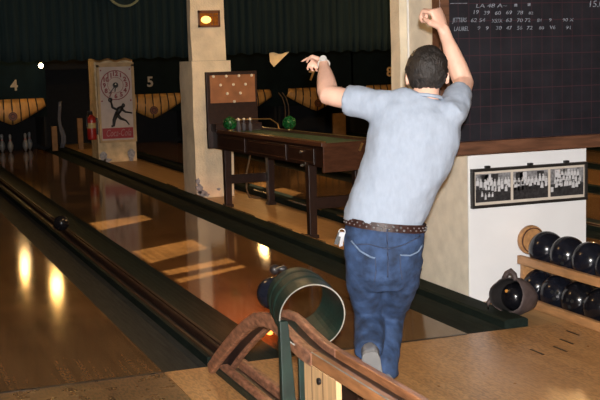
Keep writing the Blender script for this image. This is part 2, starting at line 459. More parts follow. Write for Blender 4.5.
# ---- low ball track between lanes 3 and 4, and the others
def low_track(xc, y0, label, detail=True):
    t = thing('ball_track', (xc, y0, 0), label, 'ball return track', 'floor ball tracks')
    b = BM(); ext_y(b, [(xc-.09, -.09), (xc-.09, -.01), (xc+.09, -.01), (xc+.09, -.09)], .01, 15.9); obj('track_bed', b, MT['groove'], t)
    for s in (-1, 1):
        b = BM(); ext_y(b, [(xc+s*.033, -.009), (xc+s*.030, .022), (xc+s*.036, .030), (xc+s*.046, .032), (xc+s*.055, .026), (xc+s*.057, -.009)], y0, 15.8)
        obj('rail', b, MT['track'], t, bevel=0)
    b = BM(); ext_y(b, [(xc-.093, -.009), (xc-.093, .045), (xc-.072, .045), (xc-.068, -.009)], .012, 15.8); obj('side_ridge', b, MT['curb'], t)
    b = BM(); ext_y(b, [(xc+.068, -.009), (xc+.072, .022), (xc+.091, .022), (xc+.091, -.009)], .012, 15.8); obj('side_ridge', b, MT['track'], t)
    return t
low_track(-1.38, -.02, 'low wooden ball track on the floor running up from the green hoop')
low_track(2.765, .05, 'low ball track between the two lanes behind the bagatelle table')
low_track(5.875, .05, 'low ball track between the two farthest lanes at right')

# ball on the track
def ball_bm(c, r, hole_dir=None):
    bm = BM(); sphere(bm, c, r, 0, 28, 16)
    if hole_dir:
        d = Vector(hole_dir).normalized(); s, t = frames(d, Vector((0, 0, 1)))
        for (u, v) in ((-.16, .1), (.12, .14), (.0, -.22)):
            n = (d + s*u + t*v).normalized(); p = Vector(c)+n*(r*1.0008)
            a, bb = frames(n, Vector((0, 0, 1)))
            ring = [bm.verts.new(p+(a*math.cos(2*PI*k/10)+bb*math.sin(2*PI*k/10))*r*.105) for k in range(10)]
            f = bm.faces.new(ring); f.material_index = 1
    return bm
o = obj('bowling_ball', ball_bm((-1.38, 4.95, .095), .070), [MT['ball'], MT['hole']], smooth=True, origin=(-1.38, 4.95, .025))
tag(o, 'small dark ball rolling home on the floor track, catching a glint', 'ball')

# ------------------------------------------------------------------ pillars
def rough_box(bm, x0, x1, y0, y1, z0, z1, amp=.008, nz=14, mi=0):
    base = len(bm.verts)
    tmp = BM(); box(tmp, x0, x1, y0, y1, z0, z1)
    bmesh.ops.subdivide_edges(tmp, edges=tmp.edges[:], cuts=nz, use_grid_fill=True)
    for v in tmp.verts:
        n = mnoise.noise_vector(v.co*3.1)*amp + mnoise.noise_vector(v.co*9)*amp*.35
        v.co.x += n.x; v.co.y += n.y
        if v.co.z > z0+.001: pass
    vm = {v: bm.verts.new(v.co) for v in tmp.verts}
    for f in tmp.faces:
        nf = bm.faces.new([vm[v] for v in f.verts]); nf.material_index = mi
    tmp.free()
t = thing('stucco_pillar', (.62, 7.05, 0), 'cream stucco pillar behind the bagatelle table with amber lamp on it', 'pillar')
b = BM(); rough_box(b, .405, .845, 6.80, 7.30, 0, 1.50); obj('pillar_base', b, MT['stucco'], t, smooth=False)
b = BM(); rough_box(b, .418, .80, 6.81, 6.95, 1.503, 2.9); obj('pillar_shaft', b, MT['stucco'], t)
b = BM()
for (x, z, w, h) in ((.44, .10, .035, .05), (.47, .05, .05, .035), (.425, .18, .02, .04), (.66, .085, .02, .014), (.52, .03, .03, .018)):
    ring = [b.verts.new((x+w*math.cos(a)*(1+.3*math.sin(3*a)), 6.785, z+h*math.sin(a)*(1+.25*math.cos(5*a)))) for a in [2*PI*i/14 for i in range(14)]]
    f = b.faces.new(ring); e = bmesh.ops.extrude_face_region(b, geom=[f]); bmesh.ops.translate(b, verts=[v for v in e['geom'] if isinstance(v, bmesh.types.BMVert)], vec=(0, .03, 0))
obj('flaked_patch', b, MT['flaked'], t)

t = thing('stucco_pillar', (.6, 1.55, 0), 'cream rough stucco pillar seen right behind the man\'s head, left of the white pier', 'pillar')
b = BM(); rough_box(b, .335, .85, 1.475, 1.615, 0, 2.9, .005); obj('pillar_shaft', b, MT['stucco'], t)

# white pier: painted front, plastered side
b = BM(); box(b, .39, 1.23, .68, 1.45, 0, 2.9, 0)
for f in b.faces:
    c = f.calc_center_median()
    if abs(c.x-.39) < .01: f.material_index = 1
t = obj('wall_pier', b, [MT['white'], MT['pier_side']]); tag(t, kind='structure')
b = BM(); box(b, .384, .393, 1.452, 1.468, 0, 2.9); box(b, .386, .396, .674, .684, .05, 2.9); struct('trim_2', b, MT['bead'])

# clock pillar
t = thing('stucco_pillar', (.64, 12.3, 0), 'small cream pillar far back carrying the clock board', 'pillar')
b = BM(); rough_box(b, .35, .935, 12.0, 12.5, 0, 2.9, .012); obj('pillar_shaft', b, MT['stucco_old'], t)
b = BM()
for (x, z, w, h) in ((.42, .08, .05, .09), (.85, .09, .05, .10), (.48, .03, .06, .03)):
    ring = [b.verts.new((x+w*math.cos(a)*(1+.3*math.sin(3*a)), 11.975, z+h*math.sin(a))) for a in [2*PI*i/12 for i in range(12)]]
    f = b.faces.new(ring); e = bmesh.ops.extrude_face_region(b, geom=[f]); bmesh.ops.translate(b, verts=[v for v in e['geom'] if isinstance(v, bmesh.types.BMVert)], vec=(0, .03, 0))
obj('flaked_patch', b, MT['flaked'], t)

# clock board
t = thing('clock_board', (.65, 11.95, .32), 'tall framed clock board with black bowler figure and red script band', 'clock')
b = BM(); box(b, .40, .90, 11.945, 11.985, .33, 1.44); obj('backing_board', b, MT['clock_face'], t)
b = BM(); box(b, .37, .405, 11.93, 11.985, .33, 1.47); box(b, .895, .935, 11.93, 11.985, .33, 1.47); box(b, .37, .935, 11.93, 11.985, 1.44, 1.50); box(b, .37, .935, 11.93, 11.985, .30, .335); obj('frame', b, MT['clock_frame'], t)
CC = (.645, 11.94, 1.165)
b = BM(); ringband(b, CC, .212, .226, .006); ringband(b, CC, .115, .121, .005); obj('dial_ring', b, MT['clock_red'], t)
for i in range(12):
    a = R(90-30*(i+1)); obj('numeral', text_bm(str(i+1), .092, (CC[0]+.168*math.cos(a), 11.942, CC[2]+.168*math.sin(a)), bold=.004), MT['clock_red'], t)
b = BM(); disc(b, (CC[0], 11.936, CC[2]), .042, .012); obj('hub', b, MT['black'], t)
b = BM(); disc(b, (CC[0], 11.928, CC[2]+.012), .011, .01); obj('hub_cap', b, MT['ivory'], t)
for ang, ln, w in ((232, .15, .012), (262, .10, .015)):
    b = BM(); d = Vector((math.cos(R(ang)), 0, math.sin(R(ang)))); obox(b, Vector((CC[0], 11.932, CC[2]))+d*ln/2, (ln/2, .003, w/2), Matrix.Rotation(-R(ang), 3, 'Y')); obj('clock_hand', b, MT['black'], t)
# bowler figure silhouette (flat raised cut-out)
b = BM(); y = 11.938
def tb2(pts, r): tube(b, [(p[0], y, p[1]) for p in pts], r, 8)
sphere(b, (.75, y, .855), .028, u=12, v=8, sc=(1, .5, 1.2))
tb2([(.735, .83), (.69, .80), (.64, .72)], [.03, .045, .035])
tb2([(.70, .81), (.64, .80), (.585, .83), (.565, .92)], [.022, .02, .018, .014])
tb2([(.72, .80), (.78, .755), (.88, .735)], [.02, .015, .010])
tb2([(.645, .73), (.60, .64), (.59, .555), (.555, .545)], [.036, .028, .020, .016])
tb2([(.65, .72), (.70, .66), (.78, .625), (.83, .56)], [.03, .022, .014, .010])
sphere(b, (.555, y, .945), .034, u=12, v=8, sc=(1, .5, 1.1))
obj('bowler_figure', b, MT['black'], t, smooth=True)
b = BM(); box(b, .415, .885, 11.935, 11.946, .36, .52); obj('red_band', b, MT['sign_red'], t)
obj('script', text_bm('Coca-Cola', .15, (.655, 11.934, .44), shear=.35, width=.38), MT['script'], t)
for (x, z) in ((.43, 1.39), (.87, 1.40), (.43, .93), (.87, .93)):
    b = BM(); disc(b, (x, 11.943, z), .013, .006, 12); obj('corner_stud', b, MT['clock_red'], t)

# fire extinguisher
t = thing('fire_extinguisher', (.255, 12.1, .42), 'red fire extinguisher hung on the left side of the clock pillar', 'fire extinguisher')
b = BM(); lathe(b, [(.02, .42), (.066, .425), (.07, .45), (.07, .72), (.06, .765), (.03, .79), (.025, .80)], (.255, 12.1, 0), 20); obj('cylinder', b, MT['red'], t, smooth=True)
b = BM(); lathe(b, [(.0712, .60), (.0712, .68)], (.255, 12.1, 0), 20); obj('label_band', b, MT['label_y'], t)
b = BM(); lathe(b, [(.022, .80), (.026, .82), (.018, .845)], (.255, 12.1, 0), 12); box(b, .20, .27, 12.09, 12.11, .84, .855); tube(b, [(.21, 12.09, .83), (.18, 12.07, .76), (.182, 12.06, .62)], .011, 8); obj('valve_and_hose', b, MT['black'], t)
b = BM(); box(b, .315, .345, 12.06, 12.14, .5, .75); obj('wall_bracket', b, MT['black'], t)
t.location = Vector((.272, 12.03, .35))

# amber lamp on the pillar
t = thing('wall_lamp', (.62, 6.81, 1.86), 'amber glass box lamp glowing high on the cream pillar', 'lamp')
b = BM(); box(b, .50, .74, 6.77, 6.835, 1.865, 1.885); box(b, .50, .74, 6.77, 6.835, 2.015, 2.045); box(b, .50, .515, 6.77, 6.835, 1.865, 2.045); box(b, .725, .74, 6.77, 6.835, 1.865, 2.045); obj('frame', b, MT['sign_frame'], t)
b = BM(); box(b, .513, .727, 6.79, 6.83, 1.88, 2.02); obj('amber_glass', b, MT['sign_amber'], t)
b = BM(); sphere(b, (.585, 6.785, 1.945), .05, u=16, v=10, sc=(1.15, .35, .8)); obj('lit_bulb', b, MT['sign_lit'], t, smooth=True)
b = BM(); box(b, .63, .633, 6.783, 6.79, 1.88, 2.02); box(b, .665, .668, 6.783, 6.79, 1.88, 2.02); box(b, .515, .725, 6.783, 6.79, 1.985, 1.99); obj('glazing_bar', b, MT['sign_frame'], t)

# ------------------------------------------------------------------ curtains
def curtain(x0, x1, y, z0, z1, label, group='teal curtains above the lanes'):
    bm = BM(); n = int((x1-x0)/.018)
    rows = []
    ph = random.random()*9
    for j in range(7):
        z = z0+(z1-z0)*j/6; fall = 1-.45*j/6
        row = []
        for i in range(n+1):
            x = x0+(x1-x0)*i/n
            w = .020*math.sin(x*2*PI/.105+ph+.9*math.sin(x*3.3)) + .012*math.sin(x*2*PI/.046+2*ph) + .03*math.sin(x*1.9+z*.6)
            row.append(bm.verts.new((x, y+w*fall, z + (.012*math.sin(x*2*PI/.21) if j == 0 else 0))))
        rows.append(row)
    for a, b_ in zip(rows, rows[1:]):
        for i in range(n): bm.faces.new((a[i], a[i+1], b_[i+1], b_[i]))
    o = obj('curtain', bm, MT['curtain'], smooth=True, origin=((x0+x1)/2, y, z0))
    s = o.modifiers.new('thickness', 'SOLIDIFY'); s.thickness = .008
    return tag(o, label, 'curtain', group)
c1 = curtain(-5.5, 1.0, 8.5, 1.55, 2.88, 'dark teal pleated curtain hanging left of the lamp-lit cream pillar')
c2 = curtain(1.16, 5.2, 8.5, 1.57, 2.88, 'dark teal pleated curtain hanging right of the lamp-lit cream pillar')
for c, x0, x1 in ((c1, -5.5, 1.0), (c2, 1.16, 5.2)):
    b = BM(); tube(b, [(x0, 8.5, 2.86), (x1, 8.5, 2.86)], .02, 10); obj('curtain_rod', b, MT['socket'], c)
t = thing('round_plaque', (.06, 8.40, 2.17), 'round dark green plaque with olive rim hanging on the left curtain at the top edge', 'plaque')
b = BM(); lathe(b, [(.20, -.012), (.20, .012)], (.06, 8.42, 2.385), 40, 'Y'); obj('disc', b, MT['curtain'], t)
b = BM(); ringband(b, (.06, 8.415, 2.385), .195, .222, .035, 40); obj('rim', b, MT['olive'], t)

# ------------------------------------------------------------------ pin decks, masks, aprons
YM = 15.0
def apron(x, parent):
    """drum shaped hood of vertical slats with pointed lower edge"""
    bm = BM(); W = .585; n = 14
    def z_low(u): return .48 + .30*abs(u)**1.15
    cols = []
    for i in range(n+1):
        u = -1+2*i/n; col = []
        for j in range(6):
            v = j/5; zt = .925; zl = z_low(u); z = zl+(zt-zl)*v
            bul = .14*math.sin(PI*(.25+.55*v))*(1-.35*u*u)
            xx = x + W*u*(.93+.07*(1-v))
            col.append(bm.verts.new((xx, YM-.02-bul, z)))
        cols.append(col)
    for i in range(n):
        for j in range(5): bm.faces.new((cols[i][j], cols[i+1][j], cols[i+1][j+1], cols[i][j+1]))
    a = obj('apron', bm, MT['amber'], parent, smooth=True)
    s = a.modifiers.new('thickness', 'SOLIDIFY'); s.thickness = .02; s.offset = 1
    for i in range(1, 8):
        u = -1+2*i/8; pts = []
        for j in range(6):
            v = j/5; zt = .925; zl = z_low(u); z = zl+(zt-zl)*v
            bul = .14*math.sin(PI*(.25+.55*v))*(1-.35*u*u)
            pts.append((x+W*u*(.93+.07*(1-v)), YM-.045-bul, z))
        rb = BM(); tube(rb, pts, .0115, 6); obj('rib', rb, MT['rib'], a)
    em = BM(); lathe(em, [(.072, -.01), (.072, .01)], (x, YM-.205, .635), 24, 'Y'); e = obj('emblem', em, MT['emblem'], a)
    em = BM(); ringband(em, (x, YM-.218, .635), .030, .042, .008, 20); ringband(em, (x, YM-.218, .635), .066, .074, .008, 24); obj('emblem_ring', em, MT['rib'], e)
    return a
NUM = {3: None, 4: ('4', -.47, 1.15, 'num_pale'), 5: ('5', 1.92, 1.13, 'num_pale'), 6: ('6', 3.6, 1.14, 'num_tan'), 7: ('7', 5.04, 1.14, 'num_tan'), 8: ('8', 6.66, 1.16, 'num_tan')}
for k, x in LANES.items():
    if k == 3: continue
    xc = x+LW/2
    ex0, ex1 = xc-.82, xc+.82
    if k == 5: ex0 = xc-.85
    if k == 7: ex0 = xc-.72
    if k == 6: ex1 = xc+.74
    if k == 4: ex1 = xc+.60
    lb = {4: 'dark masking unit numbered 4 with striped amber apron', 5: 'dark masking unit numbered 5 with striped amber apron beside the clock',
          6: 'dark masking unit mostly hidden behind the bagatelle backboard', 7: 'dark masking unit numbered 7 with striped amber apron by the man\'s elbow', 8: 'dark masking unit numbered 8 beside the stucco pillar'}[k]
    t = thing('masking_unit', (xc, YM, 0), lb, 'masking unit', 'masking units above the pins')
    b = BM(); box(b, ex0, ex1-.004, YM, YM+.05, .92, 1.66); obj('mask_panel', b, MT['mask_blue'] if k in (4,) else MT['mask'], t)
    b = BM(); box(b, ex0, ex1-.004, YM+.001, YM+.049, .60, .918)
    obj('lower_panel', b, MT['mask'], t)
    apron(xc if k != 4 else xc-.02, t)
    q = NUM[k]
    obj('lane_number', text_bm(q[0], .25, (q[1], YM-.006, q[2]), depth=.012, bold=.006), MT[q[3]], t)
    for sx in (ex0+.02, ex1-.06):
        b = BM(); box(b, sx, sx+.04, YM+.06, 16.1, .064, .95); obj('kickback', b, MT['pit'], t)
# dark backdrop above the masks
b = BM(); box(b, -3, 8.3, 15.6, 15.65, 1.4, 2.88); struct('wall_pit', b, MT['pit'])
# tan posts, drape, cord by the pits
for (x0, x1, z0, z1, lb) in ((.105, .20, .0, .43, 'short tan wooden post right of the standing pins'), (.56, .65, .0, .55, 'short tan wooden post just left of the clock pillar'), (5.40, 5.66, 0, .42, 'broad tan wooden board under the mask numbered 8, left of it')):
    b = BM(); box(b, x0, x1, 14.86, 14.93, z0, z1); o = obj('wooden_post', b, MT['tanpost'], origin=((x0+x1)/2, 14.9, 0), bevel=.006); tag(o, lb, 'post', 'posts beside the pits')
b = BM()
rows = []
for j in range(9):
    z = .05+.8*j/8; rows.append([b.verts.new((.26+.05*math.sin(j*.9)*(1-j/9)+.05*(i/6-.5)*(1+.6*(j < 4)), 14.82+.02*math.sin(i*2.2), z)) for i in range(7)])
for a, c in zip(rows, rows[1:]):
    for i in range(6): b.faces.new((a[i], a[i+1], c[i+1], c[i]))
o = obj('hanging_cloth', b, MT['drape'], smooth=True, origin=(.26, 14.82, .05)); o.modifiers.new('thickness', 'SOLIDIFY').thickness = .006
tag(o, 'grey strip of cloth hanging beside the pin deck post', 'cloth')
# curved conduits between masks 6 and 7
b = BM()
for dx in (0, .07):
    tube(b, [(4.30+dx, 14.82, .86), (4.36+dx, 14.78, .76), (4.40+dx, 14.77, .62), (4.41+dx, 14.78, .48), (4.40+dx, 14.8, .30), (4.40+dx, 14.8, .0)], .009, 6)
o = obj('curved_conduit', b, MT['cordtan'], origin=(4.36, 14.8, 0)); tag(o, 'pair of thin curved tan pipes left of the mask numbered 7', 'pipe')
# pennant
b = BM(); 
f = [(1.91, 1.60), (2.20, 1.60), (1.965, 1.395), (1.915, 1.46)]
a = [b.verts.new((p[0], 8.50, p[1])) for p in f]; c = [b.verts.new((p[0], 8.512, p[1])) for p in f]
b.faces.new(a); b.faces.new(c[::-1])
for i in range(4): b.faces.new((a[i], a[(i+1) % 4], c[(i+1) % 4], c[i]))
o = obj('pennant', b, MT['paper'], origin=(2.05, 8.5, 1.6)); tag(o, 'small tan wedge of card hanging below the right curtain', 'pennant')

# pins
pp = [(0, 0), (.020, .012), (.026, .02), (.0275, .03), (.0505, .075), (.0598, .115), (.0575, .155), (.044, .20), (.0285, .235), (.0235, .255), (.0255, .285), (.0315, .325), (.031, .35), (.022, .372), (.008, .381)]
pp[0] = (.001, 0)
PIN_Y = [(-.705, 15.22), (-.585, 15.06), (-.312, 15.18), (-.20, 15.46)]
PL = ['white bowling pin standing leftmost on the numbered 4 deck', 'white bowling pin, second from the left under the mask 4', 'white bowling pin, third from the left under the mask 4', 'white bowling pin standing rightmost, nearest the tan post']
pin0 = None
for i, (x, y) in enumerate(PIN_Y):
    if pin0 is None:
        pin0 = thing('bowling_pin', (x, y, 0), PL[0], 'bowling pin', 'pins standing on the deck')
        pp = [(q[0]*.84, q[1]*.84) for q in pp]; b = BM(); lathe(b, pp, (x, y, 0), 18); obj('pin_body', b, MT['pin'], pin0, smooth=True)
        b = BM(); ringband(b, (x, y, .220), .015, .0222, .007, 18, axis='Z'); ringband(b, (x, y, .204), .015, .0238, .007, 18, axis='Z'); obj('neck_stripe', b, MT['pin_red'], pin0)
    else:
        c = copy_tree(pin0); c.location = (x, y, 0); c['label'] = PL[i]

# pendant bulbs behind the curtains
def pendant(x, y, z, r, mat, label, power, col=(1, .62, .28)):
    t = thing('pendant_bulb', (x, y, z), label, 'lamp', 'bare bulbs behind the curtains')
    b = BM(); sphere(b, (x, y, z), r, u=18, v=12, sc=(1, 1, 1.15)); obj('bulb', b, mat, t, smooth=True)
    b = BM(); lathe(b, [(.018, z+r*.95), (.024, z+r+.02), (.022, z+r+.07), (.008, z+r+.08)], (x, y, 0), 12); obj('socket', b, MT['socket'], t)
    b = BM(); tube(b, [(x, y, z+r+.07), (x, y, 2.9)], .005, 6); obj('flex', b, MT['cable'], t)
    if power:
        l = bpy.data.lights.new('bulb_light', 'POINT'); l.energy = power; l.color = col; l.shadow_soft_size = r+.02
        lo = bpy.data.objects.new('bulb_light', l); COL.objects.link(lo); lo.location = (x, y-.15, z-.12-r)
pendant(-.66, 13.5, 1.81, .07, MT['bulb'], 'bare bulb high over the lane 4 pins, hidden behind the curtain', 3)
pendant(-.16, 13.5, 2.12, .10, MT['bulb'], 'bare bulb nearest the clock, hidden behind the curtain', 0)
pendant(3.45, 13.5, 1.87, .08, MT['bulb'], 'bare bulb over the lane 6 pins, hidden behind the curtain', 6)
pendant(-.085, 14.4, 1.485, .038, MT['bulb_dim'], 'small glowing bulb visible just under the left curtain', 0)

# ------------------------------------------------------------------ bagatelle table
TX0, TX1, TY0, TY1 = .45, .97, 3.15, 6.42
TZ = .785
t = thing('bagatelle_table', (.7, 4.8, 0), 'long dark wooden bagatelle bowling table on legs in front of the cream pillar', 'game table')
b = BM()
# apron boxes: long sides and ends (near end slightly skewed)
box(b, TX0, TX0+.03, TY0+.02, TY1, TZ-.20, TZ-.03); box(b, TX1-.03, TX1, TY0+.10, TY1, TZ-.20, TZ-.03); box(b, TX0, TX1, TY1-.03, TY1, TZ-.2, TZ-.03)
obj('cabinet_side', b, MT['darkwood'], t)
b = BM(); pts = [(TX0, TY0), (TX1, TY0+.09), (TX1, TY0+.13), (TX0, TY0+.04)]
lo = [b.verts.new((p[0], p[1], TZ-.24)) for p in pts]; hi = [b.verts.new((p[0], p[1], TZ-.005)) for p in pts]
b.faces.new(lo[::-1]); b.faces.new(hi)
for i in range(4): b.faces.new((lo[i], lo[(i+1) % 4], hi[(i+1) % 4], hi[i]))
obj('end_panel', b, MT['redwood'], t, bevel=.004)
b = BM(); pts = [(TX0+.02, TY0+.03), (TX1-.02, TY0+.12), (TX1-.02, TY1-.02), (TX0+.02, TY1-.02)]
lo = [b.verts.new((p[0], p[1], TZ-.06)) for p in pts]; hi = [b.verts.new((p[0], p[1], TZ-.018)) for p in pts]
b.faces.new(lo[::-1]); b.faces.new(hi)
for i in range(4): b.faces.new((lo[i], lo[(i+1) % 4], hi[(i+1) % 4], hi[i]))
obj('playing_surface', b, MT['green_cloth'], t)
b = BM(); box(b, TX0-.015, TX0+.03, TY0, TY1, TZ-.03, TZ+.005); box(b, TX1-.03, TX1+.015, TY0+.10, TY1, TZ-.03, TZ+.005); obj('top_rail', b, MT['redwood'], t, bevel=.004)
b = BM(); box(b, TX0+.025, TX0+.036, TY0+.03, 5.25, TZ+.0045, TZ+.010); box(b, TX1-.036, TX1-.025, TY0+.12, 5.8, TZ+.0045, TZ+.010); obj('brass_strip', b, MT['brass'], t)
for i, (ya, yb) in enumerate(((3.34, 3.92), (4.0, 5.05), (5.15, 6.05))):
    b = BM(); box(b, TX0-.011, TX0-.0005, ya, yb, TZ-.185, TZ-.05); 
    p = obj('side_panel', b, MT['darkwood'], t, bevel=.004)
    b = BM(); ext_x(b, [(ya+.02, TZ-.17), (yb-.02, TZ-.17), (yb-.02, TZ-.165), (ya+.02, TZ-.165)], TX0-.014, TX0-.0105); ext_x(b, [(ya+.02, TZ-.07), (yb-.02, TZ-.07), (yb-.02, TZ-.065), (ya+.02, TZ-.065)], TX0-.014, TX0-.0105); obj('moulding', b, MT['redwood'], p)
for yy, zz in ((3.62, TZ-.095), (3.6, TZ-.205), (6.28, TZ-.09)):
    b = BM(); lathe(b, [(.011, -.02), (.012, 0), (.006, .012)], (TX0-.006, yy, zz), 12, 'X'); obj('bolt_head', b, MT['steel'], t)
b = BM(); obox(b, (.80, TY0+.045, TZ-.05), (.006, .012, .035), Matrix.Rotation(R(25), 3, 'Y')); obj('handle', b, MT['brass'], t)
for (x, y) in ((.455, 3.5), (.455, 5.86), (.90, 3.55), (.90, 5.80)):
    b = BM(); lo = [b.verts.new((x+a*.040+.0, y+c*.045, .03)) for a, c in ((0,0),(1.6,0),(1.6,1.6),(0,1.6))]; hi = [b.verts.new((x+a*.05, y+c*.055, TZ-.19)) for a, c in ((0,0),(1.5,0),(1.5,1.5),(0,1.5))]
    b.faces.new(lo[::-1]); b.faces.new(hi)
    for i in range(4): b.faces.new((lo[i], lo[(i+1) % 4], hi[(i+1) % 4], hi[i]))
    l = obj('leg', b, MT['darkwood'], t, bevel=.004)
    b = BM(); box(b, x-.012, x+.078, y-.012, y+.085, .0, .032); obj('foot', b, MT['darkwood'], l, bevel=.005)
for y in (3.53, 5.88):
    b = BM(); box(b, .50, .92, y, y+.035, .24, .33); obj('stretcher', b, MT['darkwood'], t, bevel=.003)
# backboard with score studs
b = BM(); box(b, .40, .955, 6.23, 6.29, TZ-.20, 1.385); obj('backboard', b, MT['darkwood'], t, bevel=.004)
b = BM(); box(b, .435, .93, 6.222, 6.231, 1.06, 1.35); bp_ = obj('leather_panel', b, MT['backboard'], t)
xs0 = .47; studs = [[.475, .615, .755, .895], [.55, .69, .825], [.62, .765], [.695]]
zs = [1.338, 1.247, 1.155, 1.07]
sb = BM(); sphere(sb, (.475, 6.221, zs[0]), .0155, u=12, v=8, sc=(1, .6, 1)); s0 = obj('score_stud', sb, MT['ivory'], bp_, smooth=True, origin=(.475, 6.221, zs[0]))
for row, z in zip(studs, zs):
    for x in row:
        if x == .475 and z == zs[0]: continue
        s = s0.copy(); COL.objects.link(s); s.parent = bp_; s.location = Vector((x, 6.221, z)) - wloc(bp_)
b = BM(); box(b, .43, .935, 6.05, 6.228, TZ-.017, TZ+.06); obj('pit_box', b, MT['darkwood'], t)
# bail rod over the table
b = BM(); tube(b, [(.60, 6.0, TZ+.10), (.80, 6.0, TZ+.10), (.96, 5.85, TZ+.10), (1.0, 5.75, TZ+.05), (1.0, 5.7, TZ-.02)], .007, 8); tube(b, [(.60, 6.0, TZ+.10), (.60, 6.05, TZ+.03)], .006, 8); obj('bail_rod', b, MT['brass'], t)
def shear_table(o):
    base = wloc(o)
    if o.type == 'MESH' and not o.data.get('sheared'):
        for v in o.data.vertices:
            w_ = v.co+base
            if .2 < w_.z < 1.0 and w_.y < 6.2: v.co.z += .042*(6.2-w_.y)/3.0*min(1, (w_.z-.2)/.35)
        o.data['sheared'] = 1
    for ch in o.children: shear_table(ch)
shear_table(t)     # the bed rises slightly towards the player's end
TZs = lambda y: TZ+.042*(6.2-y)/3.0
# miniature pins standing on the table
mp = [(.001, 0), (.014, .004), (.021, .04), (.017, .075), (.009, .095), (.012, .118), (.009, .135), (.002, .14)]
m0 = None
for i, (x, y) in enumerate([(.57, 5.92), (.635, 5.93), (.70, 5.94), (.765, 5.93), (.60, 5.80), (.73, 5.82)]):
    if m0 is None:
        m0 = thing('miniature_pin', (x, y, TZs(y)-.0175), 'tiny pale pin in the row on the bagatelle table, below the backboard', 'pin', 'tiny pins on the bagatelle table')
        b = BM(); lathe(b, mp, (x, y, TZs(y)-.0175), 12); obj('pin_body', b, MT['drape'], m0, smooth=True)
        b = BM(); sphere(b, (x, y, TZs(y)-.0175+.125), .0155, u=10, v=8); obj('pin_head', b, MT['ivory'], m0, smooth=True)
    else:
        c = copy_tree(m0); c.location = (x, y, TZs(y)-.0175)
# green tumblers / tinsel balls
for (x, y, lb) in ((.482, 5.72, 'round green faceted glass lamp globe at the backboard end of the bagatelle table'), (.945, 5.25, 'round green faceted glass lamp globe on the far rail of the bagatelle table')):
    t2 = thing('green_globe', (x, y, TZs(y)+.005), lb, 'globe', 'green globes on the bagatelle table')
    b = BM(); bmesh.ops.create_icosphere(b, subdivisions=3, radius=.068, matrix=Matrix.Translation((x, y, TZs(y)+.078)))
    for v in b.verts:
        d = v.co-Vector((x, y, TZs(y)+.078)); v.co += d.normalized()*.010*mnoise.noise(v.co*60)
    obj('globe', b, MT['green_glass'], t2)
    b = BM(); lathe(b, [(.026, TZs(y)+.0055), (.026, TZs(y)+.013), (.018, TZs(y)+.024)], (x, y, 0), 14); obj('base_cap', b, MT['brass'], t2)
# cord down the pillar behind the table
b = BM(); tube(b, [(.90, 6.32, .62), (.89, 6.36, .45), (.865, 6.4, .3), (.86, 6.42, .12), (.90, 6.45, .012), (1.0, 6.4, .012)], .009, 8)
o = obj('power_cord', b, MT['cordtan'], origin=(.9, 6.4, 0)); tag(o, 'pale power cord hanging behind the far left legs of the bagatelle table', 'cord')

# ------------------------------------------------------------------ chalkboard
t = thing('chalkboard', (.9, .62, .92), 'large black score chalkboard ruled in red with chalk writing, on the white pier', 'chalkboard')
BO = (.19, .55, 1.0)
b = BM(); box(b, .19, 2.3, .55, .60, 1.0, 2.6); sl = obj('slate', b, MT['slate'], t, origin=(.19, .55, 1.0))
b = BM(); box(b, .128, .192, .525, .62, .995, 2.62); obj('frame_stile', b, MT['boardwood'], t, bevel=.004)
b = BM(); box(b, .128, 2.3, .525, .62, 2.6, 2.66); obj('frame_top', b, MT['boardwood'], t)
b = BM(); box(b, .20, 2.3, .50, .665, .925, 1.003); obj('ledge', b, MT['boardwood'], t, bevel=.005)
rowsT = [('LA 48 A~', .035, .36, .60, 1.788), ('STEVE', .032, .215, .325, 1.755), ('JETTERS', .04, .215, .325, 1.708), ('19', .034, .355, .395, 1.752), ('39', .034, .425, .47, 1.747), ('60', .034, .50, .545, 1.745), ('69', .034, .575, .62, 1.747), ('78', .034, .65, .695, 1.745), ('82', .026, .73, .765, 1.742),
         ('62 54', .034, .335, .445, 1.705), ('X53X', .034, .475, .56, 1.70), ('63', .034, .575, .62, 1.702), ('70 72', .034, .645, .75, 1.70), ('81', .03, .79, .825, 1.698), ('9', .03, .87, .89, 1.698), ('90 X', .03, .96, 1.05, 1.698),
         ('LAUREL', .04, .225, .335, 1.658), ('9', .034, .385, .405, 1.66), ('9', .034, .44, .46, 1.658), ('30', .034, .505, .55, 1.658), ('47', .034, .575, .62, 1.657), ('56', .034, .65, .69, 1.656), ('72', .034, .715, .76, 1.655), ('80', .03, .80, .84, 1.653), ('V6', .034, .875, .92, 1.655), ('91', .032, .99, 1.03, 1.652), ('15.0', .06, 1.145, 1.26, 1.79)]
b = BM()
for s_, sz, x0, x1, z in rowsT:
    if s_ == 'STEVE': continue
    obj('chalk_word', text_bm(s_, sz*.92, ((x0+x1)/2, .5475, z), depth=.002, width=(x1-x0)*.86, shear=.12), MT['chalk'], sl)
b.free()
for (x0, x1, z0, z1) in ((.636, .655, 1.782, 1.798), (.727, .746, 1.784, 1.80), (.21, .32, 1.803, 1.806)):
    b = BM(); box(b, x0, x1, .547, .5495, z0, z1); obj('chalk_mark', b, MT['chalk'], sl)

